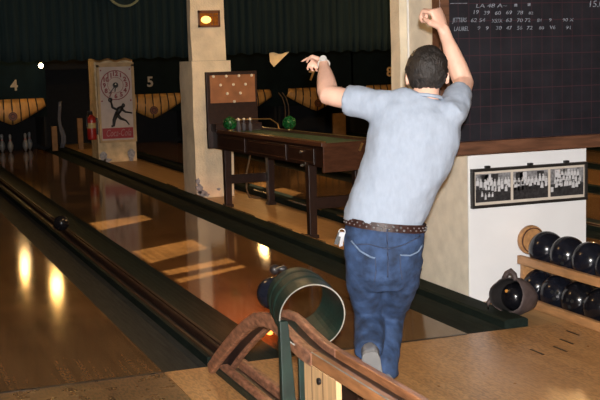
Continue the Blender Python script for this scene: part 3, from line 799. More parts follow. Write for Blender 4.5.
# framed team photographs on the pier
t = thing('picture_frame', (.81, .665, .70), 'long black frame with three old team photographs, hung on the white pier', 'picture frame')
FX0, FX1, FZ0, FZ1 = .400, 1.222, .583, .823
b = BM(); w = .018; box(b, FX0, FX1, .648, .676, FZ0, FZ0+w); box(b, FX0, FX1, .648, .676, FZ1-w, FZ1); box(b, FX0, FX0+w, .648, .676, FZ0+w, FZ1-w); box(b, FX1-w, FX1, .648, .676, FZ0+w, FZ1-w); obj('frame', b, MT['blackframe'], t, bevel=.002)
b = BM(); box(b, FX0+.01, FX1-.01, .660, .676, FZ0+.01, FZ1-.01); obj('mount', b, MT['mat_cream'], t)
for sx in (.50, .80, 1.06):
    b = BM(); box(b, sx, sx+.03, .655, .678, FZ1-.001, FZ1+.014); obj('hook', b, MT['black'], t)
rp = random.Random(3)
for pi_, (x0, x1) in enumerate(((.428, .672), (.690, .938), (.955, 1.196))):
    z0, z1 = FZ0+.035, FZ1-.033
    b = BM()
    def q(xa, xb, za, zb, mi, lay):
        yy = .6596-lay*.0004
        f = b.faces.new([b.verts.new((X_, yy, Z_)) for X_, Z_ in ((xa, za), (xb, za), (xb, zb), (xa, zb))]); f.material_index = mi
    def el(x, z, rx, rz, mi, lay):
        yy = .6596-lay*.0004
        f = b.faces.new([b.verts.new((x+rx*math.cos(2*PI*k/10), yy, z+rz*math.sin(2*PI*k/10))) for k in range(10)]); f.material_index = mi
    q(x0, x1, z0, z1, 1, 0); q(x0, x1, z0, z0+(z1-z0)*.45, 0, 1)
    for i in range(3):
        xa = x0+rp.random()*(x1-x0)*.7; q(xa, min(x1, xa+.05), z0+.12, z1-.005, rp.choice((0, 2)), 1.5)
    def person_row(zc, n, s, xa=x0, xb=x1, jit=.010):
        for i in range(n):
            x = min(xb-.008, max(xa+.008, xa+(xb-xa)*(i+.5)/n+rp.uniform(-.004, .004))); z = min(z1-.022, zc+rp.uniform(-jit, jit)); w_ = rp.uniform(.009, .0135)*s
            q(x-w_*.8, x+w_*.8, max(z0, z-.060*s), z-.012*s, 0, 2+i*.1)
            zz_ = max(z0, z-rp.uniform(.016, .030)*s)
            f_ = [(x-w_, zz_), (x+w_*.9, zz_+rp.uniform(-.003, .003)), (x+w_*.8, z+.006*s), (x+w_*.2, z+.010*s), (x-w_*.7, z+.007*s)]
            fc = b.faces.new([b.verts.new((X_, .6596-(3+i*.1)*.0004, Z_)) for X_, Z_ in f_]); fc.material_index = 2
            el(x+rp.uniform(-.002, .002), z+.016*s, .0058*s, .0075*s, 3, 4+i*.1)
    if pi_ == 0: person_row(z0+.118, 10, 1); person_row(z0+.088, 8, .8, x0+.06, x1); person_row(z0+.040, 4, .75, x0+.03, x0+.13)
    if pi_ == 1: person_row(z0+.120, 10, .95); person_row(z0+.096, 9, .9)
    if pi_ == 2: person_row(z0+.138, 8, .9, x0+.03, x1-.03); person_row(z0+.108, 9, .9, x0+.02, x1-.02); person_row(z0+.078, 9, .95, x0+.03, x1-.02); q(x0, x0+.02, z0+.03, z0+.06, 2, 8)
    obj('team_photo', b, [MT['ph_dark'], MT['ph_mid'], MT['ph_white'], MT['ph_face']], t, normals=False)

# ------------------------------------------------------------------ ball rack with balls
t = thing('ball_rack', (.78, -.2, 0), 'two-tier wooden ball rack standing beside the white pier', 'ball rack')
RY0, RY1 = -1.1, .60
for nm, z in (('upper', .245), ('lower', .0)):
    for x in (.64, .86):
        b = BM(); box(b, x, x+.032, RY0, RY1-.06, z, z+.052); obj('shelf_rail', b, MT['rackwood'], t, bevel=.005)
for y in (RY1-.085, RY0+.02):
    b = BM(); box(b, .665, .87, y, y+.03, .0, .26); obj('end_support', b, MT['rackwood'], t, bevel=.004)
b = BM(); lathe(b, [(.085, -.012), (.09, 0), (.09, .018), (.085, .022)], (.765, .575, .375), 32, 'Y'); e = obj('end_stop_disc', b, MT['rackwood'], t, bevel=.003)
b = BM(); ringband(b, (.765, .555, .375), .072, .079, .006, 32); obj('disc_groove', b, MT['redwood'], e)
BR = .1085
UP = [(.0, .41), (.0, .188), (.0, -.034), (.0, -.256)]
LO = [(.0, .29), (.0, .072), (.0, -.146), (.0, -.364), (0, .508)]
def place_balls(lst, z, labels, grp):
    for (dx, y), lb in zip(lst, labels):
        c = (.766+dx, y, z)
        dr = Vector((-.75+rp.uniform(-.25, .25), -.6+rp.uniform(-.2, .2), .25+rp.uniform(-.5, .3)))
        if rp.random() < .45: dr = Vector((.5, .3, -.6))
        o = obj('bowling_ball', ball_bm(c, BR, dr), [rp.choice((MT['ball'], MT['ball_blue'])), MT['hole']], smooth=True, origin=(c[0], c[1], c[2]-BR), normals=False)
        tag(o, lb, 'bowling ball', grp)
place_balls(UP, .245+.052+.0445, ['black bowling ball on the upper rack rail next to the round wooden end stop', 'black bowling ball second from the end stop on the upper rack rail', 'black bowling ball third from the end stop on the upper rack rail', 'black bowling ball on the upper rack rail cut by the right image edge'], 'bowling balls on the upper rack tier')
place_balls(LO, .052+.0445, ['black bowling ball second in the lower tier of the rack', 'black bowling ball third in the lower tier of the rack', 'black bowling ball fourth in the lower tier of the rack', 'black bowling ball on the lower tier cut by the right image edge', 'black bowling ball on the lower tier half hidden right behind the leather bag'], 'bowling balls on the lower rack tier')

# leather ball bag
t = thing('ball_bag', (.44, .33, 0), 'open brown-grey leather ball bag lying on the floor before the white pier', 'bag')
ax = Vector((-.86, -.44, .26)).normalized()   # mouth direction
s_, t_ = frames(ax, Vector((0, 0, 1)))
bc = Vector((.450, .25, .116))
b = BM(); n = 26; prof = [(-.125, .030), (-.12, .075), (-.09, .108), (-.03, .128), (.03, .134), (.075, .130), (.10, .124), (.106, .117), (.098, .112), (.06, .116), (.0, .116), (-.06, .10), (-.10, .03)]
rings = []
for i, (h, r_) in enumerate(prof):
    ring = []
    for k in range(n):
        a = 2*PI*k/n
        p = bc+ax*h*.92+(s_*math.cos(a)*1.0+t_*math.sin(a)*.90)*r_*.93*(1+.045*math.sin(3*a+h*20)+.02*math.sin(7*a))
        p.z = max(p.z, .004+.002*(i % 2)); ring.append(b.verts.new(p))
    rings.append(ring)
for i, (a, c) in enumerate(zip(rings, rings[1:])):
    for k in range(n):
        f = b.faces.new((a[k], a[(k+1) % n], c[(k+1) % n], c[k])); f.material_index = 1 if i >= 7 else 0
b.faces.new(rings[0]); f = b.faces.new(rings[-1]); f.material_index = 1
obj('bag_body', b, [MT['bag'], MT['bag_in']], t, smooth=True)
b = BM(); c0 = bc+ax*.085+t_*.100
pts = [c0-s_*.04-t_*.01, c0-s_*.025+t_*.022, c0+t_*.04, c0+s_*.025+t_*.022, c0+s_*.04-t_*.01]
tube(b, pts, [.014, .016, .017, .016, .014], 8); obj('handle', b, MT['bag'], t, smooth=True)
b = BM(); c0 = bc+ax*.08-t_*.03+s_*.112; tube(b, [c0, c0+ax*.02-t_*.03, c0+ax*.01-t_*.065], [.010, .013, .008], 8); obj('strap', b, MT['bag'], t, smooth=True)
o = obj('bowling_ball', ball_bm(bc-ax*.006, .084, None), [MT['ball'], MT['hole']], smooth=True, origin=bc-ax*.006)
tag(o, 'dark ball inside the open leather bag with small orange dot', 'ball')
b = BM(); n_ = (ax+s_*.22+t_*.30).normalized(); sphere(b, bc-ax*.006+n_*.084, .010, u=10, v=6); obj('orange_dot', b, MT['orange'], o)

# ------------------------------------------------------------------ ball return with green hoop (foreground)
XL, XR = -1.485, -1.388
t = thing('ball_return', (-1.43, -1.5, 0), 'wooden ball return ramp with green metal hoop in the foreground', 'ball return')
ctr = [(-.07, .035), (-.13, .072), (-.22, .132), (-.36, .215), (-.52, .305), (-.68, .385), (-.82, .443), (-.94, .468), (-1.04, .475), (-1.14, .466), (-1.25, .447), (-1.38, .431), (-1.50, .427), (-1.7, .427), (-2.0, .427), (-2.4, .427), (-2.9, .427), (-3.4, .427)]
def offs(line, d):
    out = []
    for i, p in enumerate(line):
        a, c = line[max(i-1, 0)], line[min(i+1, len(line)-1)]
        ty, tz = c[0]-a[0], c[1]-a[1]; l = math.hypot(ty, tz); out.append((p[0]+d*tz/l, p[1]-d*ty/l))
    return out
HUMP, RUN = ctr[:13], ctr[12:]
for s in (XL, XR):
    b = BM(); ribbon_x(b, offs(HUMP, -.062), HUMP, s-.015, s+.015); obj('curved_rail', b, MT['rail_worn'], t, bevel=.007)
    b = BM(); ribbon_x(b, [(p[0], p[1]-.048) for p in RUN], RUN, s-.015, s+.015); obj('straight_rail', b, MT['rail_face'] if s == XL else MT['rail'], t, bevel=.005)
b = BM(); ribbon_x(b, offs(ctr, -.046), offs(ctr, -.030), XL+.0155, XR-.0155); obj('trough_bed', b, MT['groove'], t)
b = BM(); ribbon_x(b, offs(ctr, -.029), offs(ctr, -.010), XL+.0156, XL+.030); obj('inner_strip', b, MT['rail_worn'], t)
b = BM(); ribbon_x(b, [(p[0], p[1]-.0285) for p in RUN[2:4]], [(p[0], p[1]-.020) for p in RUN[2:4]], XL+.034, XL+.042); obj('metal_shim', b, MT['steel'], t)
b = BM(); ribbon_x(b, [(p[0], p[1]+.0003) for p in RUN], [(p[0], p[1]+.002) for p in RUN], XL-.015, XL-.009); obj('wear_strip', b, MT['hoop_edge'], t)
# pine support panel with bolt
b = BM(); box(b, XL-.014, XL+.008, -1.74, -1.42, 0, .378); pn = obj('support_panel', b, MT['pine'], t, bevel=.003)
for yy in (-1.50, -1.61):
    b = BM(); box(b, XL-.0148, XL-.0138, yy-.002, yy+.002, .0, .376); obj('panel_joint', b, MT['redwood'], pn)
b = BM(); lathe(b, [(.013, -.008), (.013, 0), (.006, .006)], (XL-.018, -1.59, .340), 14, 'X'); obj('bolt', b, MT['groove'], pn)
b = BM(); box(b, XR-.012, XR+.012, -1.70, -1.42, 0, .378); obj('support_panel', b, MT['darkwood'], t)
b = BM(); box(b, XL-.01, XR+.01, -3.35, -3.25, 0, .378); obj('support_post', b, MT['darkwood'], t)
# floor rails continuing under the ramp
for x in (-1.44, -1.335):
    b = BM(); ext_y(b, [(x-.022, 0), (x-.022, .045), (x-.012, .055), (x+.012, .055), (x+.022, .045), (x+.022, 0)], -1.36, -.13); obj('floor_rail', b, MT['rail_worn'], t, bevel=.004)
b = BM(); ext_y(b, [(-1.418, 0), (-1.418, .012), (-1.357, .012), (-1.357, 0)], -1.36, -.13); obj('floor_rail_bed', b, MT['groove'], t)
b = BM(); ext_y(b, [(-1.474, 0), (-1.474, .03), (-1.4625, .03), (-1.4625, 0)], -1.36, -.10); obj('floor_rail_side', b, MT['hoop'], t)
# hoop: a bent, slightly tapering band of sheet metal
HF, HB, RF, RB = Vector((-1.432, -1.352, .526)), Vector((-1.402, -1.09, .560)), .128, .114
def hoop_ring(bm, t_, dr, n=44):
    c = HF.lerp(HB, t_); ax_ = (HB-HF).normalized(); s1 = Vector((1, 0, 0)); s1 = (s1-ax_*s1.dot(ax_)).normalized(); s2 = s1.cross(ax_)
    r_ = RF+(RB-RF)*t_+dr
    return [bm.verts.new(c+s1*(r_*math.cos(2*PI*k/n))+s2*(r_*math.sin(2*PI*k/n))) for k in range(n)]
b = BM(); n = 44; rings = [hoop_ring(b, 0, 0), hoop_ring(b, 0, .005), hoop_ring(b, 1, .005), hoop_ring(b, 1, 0)]
for i in range(4):
    a, c = rings[i], rings[(i+1) % 4]
    for k in range(n):
        f = b.faces.new((a[k], a[(k+1) % n], c[(k+1) % n], c[k])); f.material_index = 1 if i == 0 else 0
hp = obj('hoop', b, [MT['hoop'], MT['hoop_edge']], t, smooth=False)
for h in (.42, .75):
    b = BM(); rr = [hoop_ring(b, h-.03, .005), hoop_ring(b, h, .011), hoop_ring(b, h+.03, .005)]
    for a, c in zip(rr, rr[1:]):
        for k in range(n): b.faces.new((a[k], a[(k+1) % n], c[(k+1) % n], c[k]))
    obj('hoop_rib', b, MT['hoop'], hp, smooth=True)
# hoop post (flat folded strap)
b = BM(); box(b, -1.572, -1.502, -1.376, -1.345, 0, .52); box(b, -1.5015, -1.478, -1.376, -1.36, 0, .376)
for v in b.verts:
    if v.co.z > .5: v.co.y += .025; v.co.x += .006 if v.co.x < -1.53 else -.030
obj('hoop_post', b, MT['hoop'], t, bevel=.003)
b = BM(); sphere(b, (-1.478, -1.06, .668), .022, u=12, v=8); tube(b, [(-1.478, -1.06, .672), (-1.44, -1.09, .672)], .012, 8); kn = obj('black_knob', b, MT['groove'], t, smooth=True)
b = BM(); tube(b, [(-1.485, -1.09, .675), (-1.455, -1.11, .690)], .004, 8); obj('knob_pin', b, MT['steel'], kn)
# waiting ball behind the hoop
o = obj('bowling_ball', ball_bm((-1.432, -.90, .536), .070), [MT['ball_blue'], MT['hole']], smooth=True, origin=(-1.432, -.90, .466))
tag(o, 'navy ball sitting on the ramp behind the green hoop', 'ball')
# small red pilot lamp added on the ramp as source for the lane glow
b = BM(); lathe(b, [(.012, 0), (.016, .012), (.014, .022), (.004, .028)], (XR+.020, -.62, .30), 12, 'X'); obj('added_pilot_lamp', b, MT['pilot'], t, smooth=True)

# ------------------------------------------------------------------ the man
ROOT = Vector((-.856, -.793, 0)); RT = Vector((.935, -.355, 0)); FH = Vector((.355, .935, 0)); UPV = Vector((0, 0, 1))
def P(r_, f_, u_): return ROOT + RT*r_ + FH*f_ + UPV*u_
def loft(bm, st, n=20, side=None, cap=True, mi=0):
    """st: list of (centre, half_width, half_depth); side = width direction"""
    rings = []
    for i, (c, rw, rd) in enumerate(st):
        d = (st[min(i+1, len(st)-1)][0]-st[max(i-1, 0)][0]).normalized()
        s = (side if side is not None else RT); s = (s-d*s.dot(d)).normalized(); q = d.cross(s).normalized()
        rings.append([bm.verts.new(c+s*(math.cos(2*PI*k/n)*rw)+q*(math.sin(2*PI*k/n)*rd)) for k in range(n)])
    for a, c in zip(rings, rings[1:]):
        for k in range(n):
            f = bm.faces.new((a[k], a[(k+1) % n], c[(k+1) % n], c[k])); f.material_index = mi
    if cap:
        bm.faces.new(rings[0][::-1]).material_index = mi; bm.faces.new(rings[-1]).material_index = mi
    return rings
def blob(bm, c, r, sc=(1, 1, 1), rot=None): sphere(bm, c, r, 0, 16, 12, sc, rot)
BASIS = Matrix((RT, FH, UPV)).transposed()
def remesh(o, vox, smooth=4, fac=.5):
    m = o.modifiers.new('fuse', 'REMESH'); m.mode = 'VOXEL'; m.voxel_size = vox; m.use_smooth_shade = True
    s = o.modifiers.new('soften', 'SMOOTH'); s.iterations = smooth; s.factor = fac

man = thing('person', ROOT, 'man in grey-blue t-shirt and jeans seen from behind, both arms raised after bowling', 'person')
skin = BM()
headC = P(.205, .065, 1.434)
tilt = BASIS @ Matrix.Rotation(R(8), 3, 'Y')
blob(skin, headC+UPV*.01, .1, (.83, 1.0, 1.04), tilt)
blob(skin, headC+FH*.045-UPV*.055, .07, (.80, .82, .95), tilt)       # jaw
blob(skin, headC+FH*.085-UPV*.098, .02, (1.2, .9, .8), tilt)        # chin
loft(skin, [(headC+FH*.088+UPV*.030, .010, .012), (headC+FH*.112-UPV*.012, .016, .018), (headC+FH*.098-UPV*.022, .017, .012)], 10)   # nose
loft(skin, [(headC+FH*.085+UPV*.043-RT*.05, .012, .010), (headC+FH*.098+UPV*.045, .013, .012), (headC+FH*.085+UPV*.043+RT*.05, .012, .010)], 8, side=UPV)  # brow
for s in (-1, 1):
    ec = headC+RT*(.088*s)-UPV*.018-FH*.012
    blob(skin, ec, .03, (.32, .62, 1.05), BASIS @ Matrix.Rotation(R(22*s), 3, 'Z'))
loft(skin, [(P(.185, .02, 1.27), .075, .07), (P(.192, .03, 1.32), .062, .062), (P(.20, .045, 1.37), .058, .062), (P(.205, .055, 1.42), .055, .06)], 18)  # neck
# inner torso and legs (covered by clothes)
loft(skin, [(P(-.01, 0, .64), .12, .09), (P(-.003, 0, .80), .13, .085), (P(.05, .005, .93), .135, .085), (P(.10, .01, 1.05), .15, .09), (P(.145, .03, 1.18), .16, .095), (P(.178, .035, 1.27), .12, .075), (P(.19, .035, 1.31), .06, .055)], 20)
# arms
SHL, ELL, WRL = P(.0, .04, 1.296), P(-.234, .165, 1.350), P(-.246, .385, 1.494)
SHR, ELR, WRR = P(.316, .03, 1.275), P(.396, .255, 1.383), P(.312, .30, 1.628)
def arm(bm, a, e, w):
    d1 = (e-a); d2 = (w-e)
    sd = d1.cross(d2).normalized()
    loft(bm, [(a-d1*.05, .040, .040), (a+d1*.25, .044, .044), (a+d1*.55, .046, .046), (a+d1*.85, .047, .048), (e+d2*.0, .047, .048), (e+d2*.12, .047, .049), (e+d2*.30, .046, .047), (e+d2*.55, .040, .040), (e+d2*.80, .031, .028), (e+d2*1.0, .029, .023), (e+d2*1.06, .030, .021)], 16, side=sd)
arm(skin, SHL, ELL, WRL); arm(skin, SHR, ELR, WRR)
def hand(bm, w, d, pn, thumb_side, curls, thumb_curl=.5, k=1.0):
    """w wrist, d palm direction, pn palm normal (fingers curl towards it), thumb_side vector"""
    d = d.normalized(); pn = (pn-d*pn.dot(d)).normalized(); th = d.cross(pn).normalized()
    if th.dot(thumb_side) < 0: th = -th
    loft(bm, [(w-d*.012, .026*k, .019*k), (w+d*.018*k, .032*k, .018*k), (w+d*.05*k, .040*k, .0175*k), (w+d*.082*k, .041*k, .015*k), (w+d*.094*k, .038*k, .011*k)], 14, side=th)
    L = [(.044, .027, .021), (.049, .031, .022), (.046, .028, .021), (.036, .022, .019)]
    for i in range(4):
        o_ = (1.5-i)*.0205*k; base = w+d*(.086-.004*abs(i-1.2))*k+th*o_
        ang = 0; p = base-d*.02*k; pts = [p, base]; dirv = d; spread = th*(1.5-i)*.035
        for j in range(3):
            ang += curls[i][j]; dirv = (d*math.cos(ang)+pn*math.sin(ang)+spread*math.cos(ang)).normalized(); p = pts[-1]+dirv*L[i][j]*k; pts.append(p)
        rad = [.0095*k, .0096*k, .0088*k, .0080*k, .0062*k]
        tube(bm, pts, rad, 9, ref=th)
        sphere(bm, pts[-1], .0064*k, 0, 8, 6)
    b0 = w+d*.022*k+th*.022*k; t1 = b0+(d*.55+th*.75+pn*.25).normalized()*.042*k
    t2 = t1+(d*(.9-.2*thumb_curl)+th*(.25-.7*thumb_curl)+pn*(.3+.5*thumb_curl)).normalized()*.032*k
    t3 = t2+(d*(.8-.5*thumb_curl)+th*(-.9*thumb_curl)+pn*(.3+.6*thumb_curl)).normalized()*.026*k
    tube(bm, [b0, t1, t2, t3], [.015*k, .0125*k, .0105*k, .0075*k], 9, ref=pn); sphere(bm, t3, .0076*k, 0, 8, 6)
# left hand: flicked at the wrist, index finger pointing left, the rest curled
hand(skin, WRL+(WRL-ELL).normalized()*.006, (RT*-.40+FH*.86+UPV*.14), RT*-.65+UPV*-.70, FH*.3+UPV*.9, [(.45, .25, .1), (1.0, 1.1, .6), (1.15, 1.2, .7), (1.2, 1.2, .7)], .5, .86)
# right hand: loose fist above the head, fingers curled forward
hand(skin, WRR, (RT*-.34+FH*.12+UPV*.93), RT*-.75+FH*.65, RT*-.4+FH*-.9, [(1.05, 1.2, .8), (1.1, 1.25, .8), (1.15, 1.25, .8), (1.2, 1.25, .8)], .9, 1.16)
body = obj('body', skin, MT['skin'], man, smooth=True); remesh(body, .0058, 3, .5)
# eyes and mouth (turned away from the camera)
for s in (-1, 1):
    b = BM(); sphere(b, headC+RT*(.033*s)+FH*.083+UPV*.022, .0125, 0, 14, 10); e = obj('eye', b, MT['eye'], man, smooth=True)
    b = BM(); sphere(b, headC+RT*(.033*s)+FH*.0925+UPV*.022, .0055, 0, 10, 8); obj('iris', b, MT['iris'], e, smooth=True)
b = BM(); tube(b, [headC-RT*.024+FH*.092-UPV*.060, headC+FH*.101-UPV*.058, headC+RT*.024+FH*.092-UPV*.060], [.003, .006, .003], 8); obj('mouth', b, MT['lip'], man, smooth=True)
# hair
b = BM(); hc = headC-FH*.008+UPV*.018
sphere(b, hc, .1, 0, 48, 34, (.935, 1.09, 1.07), tilt)
dele = []
for v in b.verts:
    q = v.co-headC; f_, u_, r_ = q.dot(FH), q.z, q.dot(RT)
    lim = -.088 if f_ < -.02 else (-.088+(f_+.02)*1.6 if f_ < .05 else .024+(f_-.05)*1.3)
    if u_ < lim: dele.append(v)
bmesh.ops.delete(b, geom=dele, context='VERTS')
for v in b.verts:
    v.co += (v.co-hc).normalized()*(.007*mnoise.noise(v.co*40)+.006*mnoise.noise(v.co*130))
h = obj('hair', b, MT['hair'], man, smooth=True); sm = h.modifiers.new('thickness', 'SOLIDIFY'); sm.thickness = .018; sm.offset = -1

# t-shirt
b = BM()
loft(b, [(P(-.010, -.003, .768), .181, .124), (P(-.004, 0, .805), .179, .122), (P(.045, 0, .915), .180, .118), (P(.096, .0, 1.03), .190, .122), (P(.138, .015, 1.15), .205, .128), (P(.153, .025, 1.22), .203, .120), (P(.166, .03, 1.275), .190, .102), (P(.176, .033, 1.305), .155, .088), (P(.187, .034, 1.323), .108, .076), (P(.194, .036, 1.337), .068, .066)], 28)
dL = (ELL-SHL); dR = (ELR-SHR)
loft(b, [(P(.12, .03, 1.285), .070, .06), (SHL+dL*.0, .078, .068), (SHL+dL*.35, .074, .066), (SHL+dL*.64, .072, .065)], 18, side=UPV)
loft(b, [(P(.24, .02, 1.20), .065, .065), (SHR-dR*.15, .068, .068), (SHR+dR*.3, .067, .067), (SHR+dR*.60, .063, .063)], 18, side=RT)
shirt = obj('t_shirt', b, MT['shirt'], man, smooth=True); remesh(shirt, .011, 5, .5)
d1 = bpy.data.textures.new('cloth_folds', 'CLOUDS'); d1.noise_scale = .085; d1.noise_depth = 2
dm = shirt.modifiers.new('folds', 'DISPLACE'); dm.texture = d1; dm.strength = .020; dm.mid_level = .5; dm.texture_coords = 'LOCAL'
# collar
b = BM(); n = 30; cc_ = P(.195, .036, 1.333); nrm = (P(.205, .05, 1.42)-P(.188, .03, 1.30)).normalized(); s1 = (RT-nrm*RT.dot(nrm)).normalized(); s2 = nrm.cross(s1)
ring = [cc_+s1*math.cos(2*PI*i/n)*.071+s2*math.sin(2*PI*i/n)*.070 for i in range(n+1)]
tube(b, ring, .0085, 8, cap=False, ref=nrm); obj('collar', b, MT['shirt'], shirt, smooth=True)

# jeans
b = BM()
loft(b, [(P(.004, 0, .795), .172, .115), (P(-.004, 0, .72), .180, .128), (P(-.01, -.008, .64), .176, .138), (P(-.008, .005, .56), .160, .125), (P(-.006, .02, .50), .125, .10)], 26)
KL, AL = P(-.070, .15, .32), P(-.088, -.10, .215)
KR, AR = P(.026, .20, .31), P(-.012, .02, .10)
loft(b, [(P(-.095, -.005, .62), .088, .105), (P(-.092, .05, .50), .083, .095), (P(-.082, .105, .40), .073, .082), (KL, .068, .074), (KL+(AL-KL)*.3, .070, .068), (KL+(AL-KL)*.65, .070, .064), (AL, .066, .062)], 18)
loft(b, [(P(.080, -.005, .62), .090, .108), (P(.074, .065, .50), .084, .098), (P(.050, .14, .40), .080, .085), (KR, .074, .076), (KR+(AR-KR)*.3, .072, .072), (KR+(AR-KR)*.65, .062, .068), (AR+UPV*.02, .062, .072), (AR-UPV*.03, .068, .082)], 18)
jeans = obj('jeans', b, MT['denim'], man, smooth=True); remesh(jeans, .011, 4, .5)
d2 = bpy.data.textures.new('denim_folds', 'CLOUDS'); d2.noise_scale = .07; d2.noise_depth = 2
dm = jeans.modifiers.new('folds', 'DISPLACE'); dm.texture = d2; dm.strength = .016; dm.mid_level = .5; dm.texture_coords = 'LOCAL'
def back(r_, u_):   # point on the seat surface seen from behind
    w = .178; dpt = .136 if u_ < .70 else .126
    q = max(0, 1-((r_+.008)/w)**2); return P(r_, -.010-dpt*math.sqrt(q), u_)
for pts, nm, mt, rr in (([(-.155, .715), (-.12, .675), (-.075, .65), (-.055, .645)], 'pocket_edge', 'denim_pale', .004), ([(.055, .655), (.10, .648), (.14, .66), (.165, .685)], 'pocket_edge', 'denim_pale', .004),
                    ([(.055, .655), (.055, .60), (.062, .545)], 'pocket_seam', 'stitch', .003), ([(-.055, .645), (-.052, .59), (-.06, .54)], 'pocket_seam', 'stitch', .003), ([(-.15, .70), (-.08, .705), (0, .685), (.08, .70), (.15, .725)], 'yoke_seam', 'stitch', .003), ([(0, .77), (0, .70), (0, .62), (-.002, .56)], 'back_seam', 'stitch', .0035)):
    b = BM(); fine = []
    for (a, c) in zip(pts, pts[1:]):
        for q in range(4): fine.append((a[0]+(c[0]-a[0])*q/4, a[1]+(c[1]-a[1])*q/4))
    fine.append(pts[-1]); tube(b, [back(*p) for p in fine], rr, 6); obj(nm, b, MT[mt], jeans, smooth=True)
# belt
b = BM(); n = 48; rings = []
cB = P(.002, 0, .775); tl = Matrix.Rotation(R(7.5), 3, FH)
for (rw, rd, h) in ((.176, .122, -.018), (.184, .130, -.018), (.184, .130, .018), (.176, .122, .018)):
    rings.append([b.verts.new(cB + tl @ (RT*(rw*math.cos(2*PI*k/n))+FH*(rd*math.sin(2*PI*k/n))+UPV*h)) for k in range(n)])
for i in range(4):
    a, c = rings[i], rings[(i+1) % 4]
    for k in range(n): b.faces.new((a[k], a[(k+1) % n], c[(k+1) % n], c[k]))
belt = obj('belt', b, MT['belt'], man, smooth=False)
b = BM()
for k in range(34):
    a = PI+PI*(k+.5)/34
    sphere(b, cB+tl @ (RT*(.186*math.cos(a))+FH*(.132*math.sin(a))+UPV*(.006*(-1)**k)), .0042 if not 12 < k < 22 else .0062, 0, 8, 6)
obj('belt_stud', b, MT['keysteel'], belt, smooth=True)
# shoes
def shoe(ank, fwd, down, nm):
    fwd = fwd.normalized(); down = (down-fwd*down.dot(fwd)).normalized(); sd = fwd.cross(down)
    b = BM(); o_ = ank+down*.035
    loft(b, [(o_-fwd*.075, .028, .03), (o_-fwd*.05, .037, .045), (o_+fwd*.0, .040, .05), (o_+fwd*.06+down*.01, .044, .04), (o_+fwd*.12+down*.018, .047, .03), (o_+fwd*.165+down*.022, .040, .024), (o_+fwd*.19+down*.026, .022, .014)], 16, side=sd)
    loft(b, [(ank-down*.045-fwd*.01, .042, .046), (ank+down*.03, .040, .05)], 16, side=sd)
    s = obj('shoe', b, MT['shoe'], man, smooth=True); remesh(s, .008, 3, .5)
    b = BM(); n = 9; prof = [(-.085, .020), (-.075, .033), (-.04, .041), (.02, .040), (.08, .046), (.14, .049), (.175, .042), (.20, .022)]
    lo, hi = [], []
    up_ = [o_+fwd*f_+sd*w_+down*.045 for f_, w_ in prof]+[o_+fwd*f_-sd*w_+down*.045 for f_, w_ in prof[::-1]]
    a = [b.verts.new(p) for p in up_]; c = [b.verts.new(p+down*.022) for p in up_]
    b.faces.new(a); b.faces.new(c[::-1])
    for i in range(len(a)): b.faces.new((a[i], a[(i+1) % len(a)], c[(i+1) % len(a)], c[i]))
    obj('sole', b, MT['sole'], s)
shoe(P(-.082, -.115, .205), FH*.35-UPV*.95+RT*.12, FH*-.95-UPV*.35, 'left')
shoe(P(-.008, .02, .102), FH, -UPV, 'right')
# wristwatch
b = BM(); dw = (WRL-ELL).normalized(); wc = WRL-dw*.012; s1, s2 = frames(dw, UPV)
ring = [wc+s1*math.cos(2*PI*i/24)*.0265+s2*math.sin(2*PI*i/24)*.0265 for i in range(25)]
tube(b, ring, .0045, 8, cap=False, ref=dw); wt = obj('wristwatch', b, MT['watch'], man, smooth=True)
vdir = (CAMP+Vector((0, 0, .1))-wc).normalized(); q = (vdir-dw*vdir.dot(dw)).normalized()
b = BM(); lathe(b, [(.017, -.004), (.018, 0), (.016, .006)], wc+q*.031, 20, 'Z', 0, Vector((0, 0, 1)).rotation_difference((q*.75+vdir*.6).normalized()).to_matrix()); obj('watch_case', b, MT['watch'], wt, smooth=False)
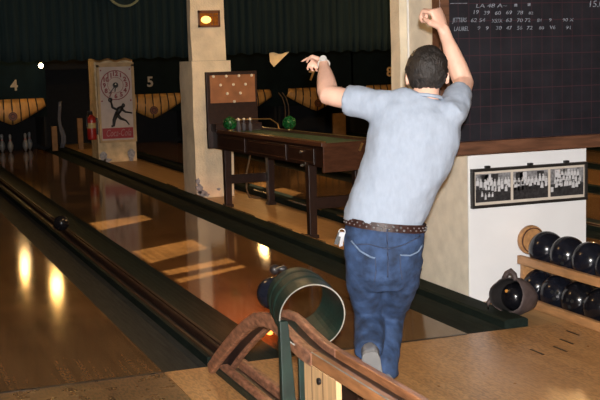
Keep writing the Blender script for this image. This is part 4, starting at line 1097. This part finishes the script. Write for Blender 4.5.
# key bunch at the hip
kp = P(-.196, -.01, .745)
t = thing('key_bunch', kp, 'bunch of keys with black fob clipped at the man\'s left hip', 'keys')
b = BM(); obox(b, kp+RT*-.014-UPV*.03, (.010, .006, .028), BASIS @ Matrix.Rotation(R(22), 3, 'Y')); obj('fob', b, MT['black'], t)
for i, (dx, an) in enumerate(((.004, 4), (.012, -8), (-.002, 12))):
    b = BM(); obox(b, kp+RT*dx-UPV*.035-FH*.008*i, (.0035, .0012, .03), BASIS @ Matrix.Rotation(R(an), 3, 'Y')); obox(b, kp+RT*dx-UPV*.01-FH*.008*i, (.008, .0013, .009), BASIS @ Matrix.Rotation(R(an), 3, 'Y')); obj('key', b, MT['keysteel'], t)
b = BM(); ring = [kp+UPV*(.014*math.cos(2*PI*i/16))+RT*(.014*math.sin(2*PI*i/16)+.004) for i in range(17)]; tube(b, ring, .002, 6, cap=False, ref=FH); obj('key_ring', b, MT['steel'], t)

# ------------------------------------------------------------------ lighting
def light(kind, loc, energy, color, size=.1, rot=None, **k):
    l = bpy.data.lights.new('lamp', kind); l.energy = energy; l.color = color
    if kind == 'AREA': l.size = size
    elif kind == 'SUN': l.angle = size
    else: l.shadow_soft_size = size
    for a, v in k.items(): setattr(l, a, v)
    o = bpy.data.objects.new('lamp', l); COL.objects.link(o); o.location = loc
    if rot: o.rotation_euler = rot
    return o
gp = bpy.data.lights.new('lamp', 'SPOT'); gp.energy = 1100; gp.color = (1, .20, .03); gp.spot_size = R(22); gp.spot_blend = 1; gp.shadow_soft_size = .02  # added spot that throws the orange glow on the lane edge
go = bpy.data.objects.new('lamp', gp); COL.objects.link(go); go.location = (-1.318, -.60, .30)
go.rotation_mode = 'QUATERNION'; go.rotation_quaternion = (Vector((-.97, 1.0, 0))-go.location).to_track_quat('-Z', 'Y')
# camera flash, just above the lens
fl = light('SPOT', CAMP+Vector((.02, -.02, .12)), 1850, (1, .96, .92), .03, spot_size=R(62), spot_blend=.6)
fl.rotation_mode = 'QUATERNION'; fl.rotation_quaternion = RW.to_quaternion()
# warm house lamps on the ceiling; the first added to brighten the pier side
for (x, y, e) in ((-2.4, 1.4, 42), (-.2, 3.6, 75), (2.6, 3.9, 48), (5.3, 5.6, 330), (-2.5, -4.0, 25), (2.5, -3.0, 25), (.6, 9.9, 7), (3.5, 10.4, 12)):
    light('POINT', (x, y, 2.75), e, (1, .60, .26), .12)
# added sun straight down through the ceiling slots, for the lane patches
light('SUN', (0, 0, 6), 9.0, (1, .72, .38), R(.8))
w = bpy.data.worlds.new('world'); S.world = w; w.use_nodes = True
bg = w.node_tree.nodes['Background']; bg.inputs[0].default_value = (.9, .75, .6, 1); bg.inputs[1].default_value = .0
S.view_settings.view_transform = 'Standard'; S.view_settings.look = 'None'; S.view_settings.gamma = 1; S.view_settings.exposure = .12
S.view_settings.use_curve_mapping = False
S.cycles.use_denoising = True
S.cycles.max_bounces = 6
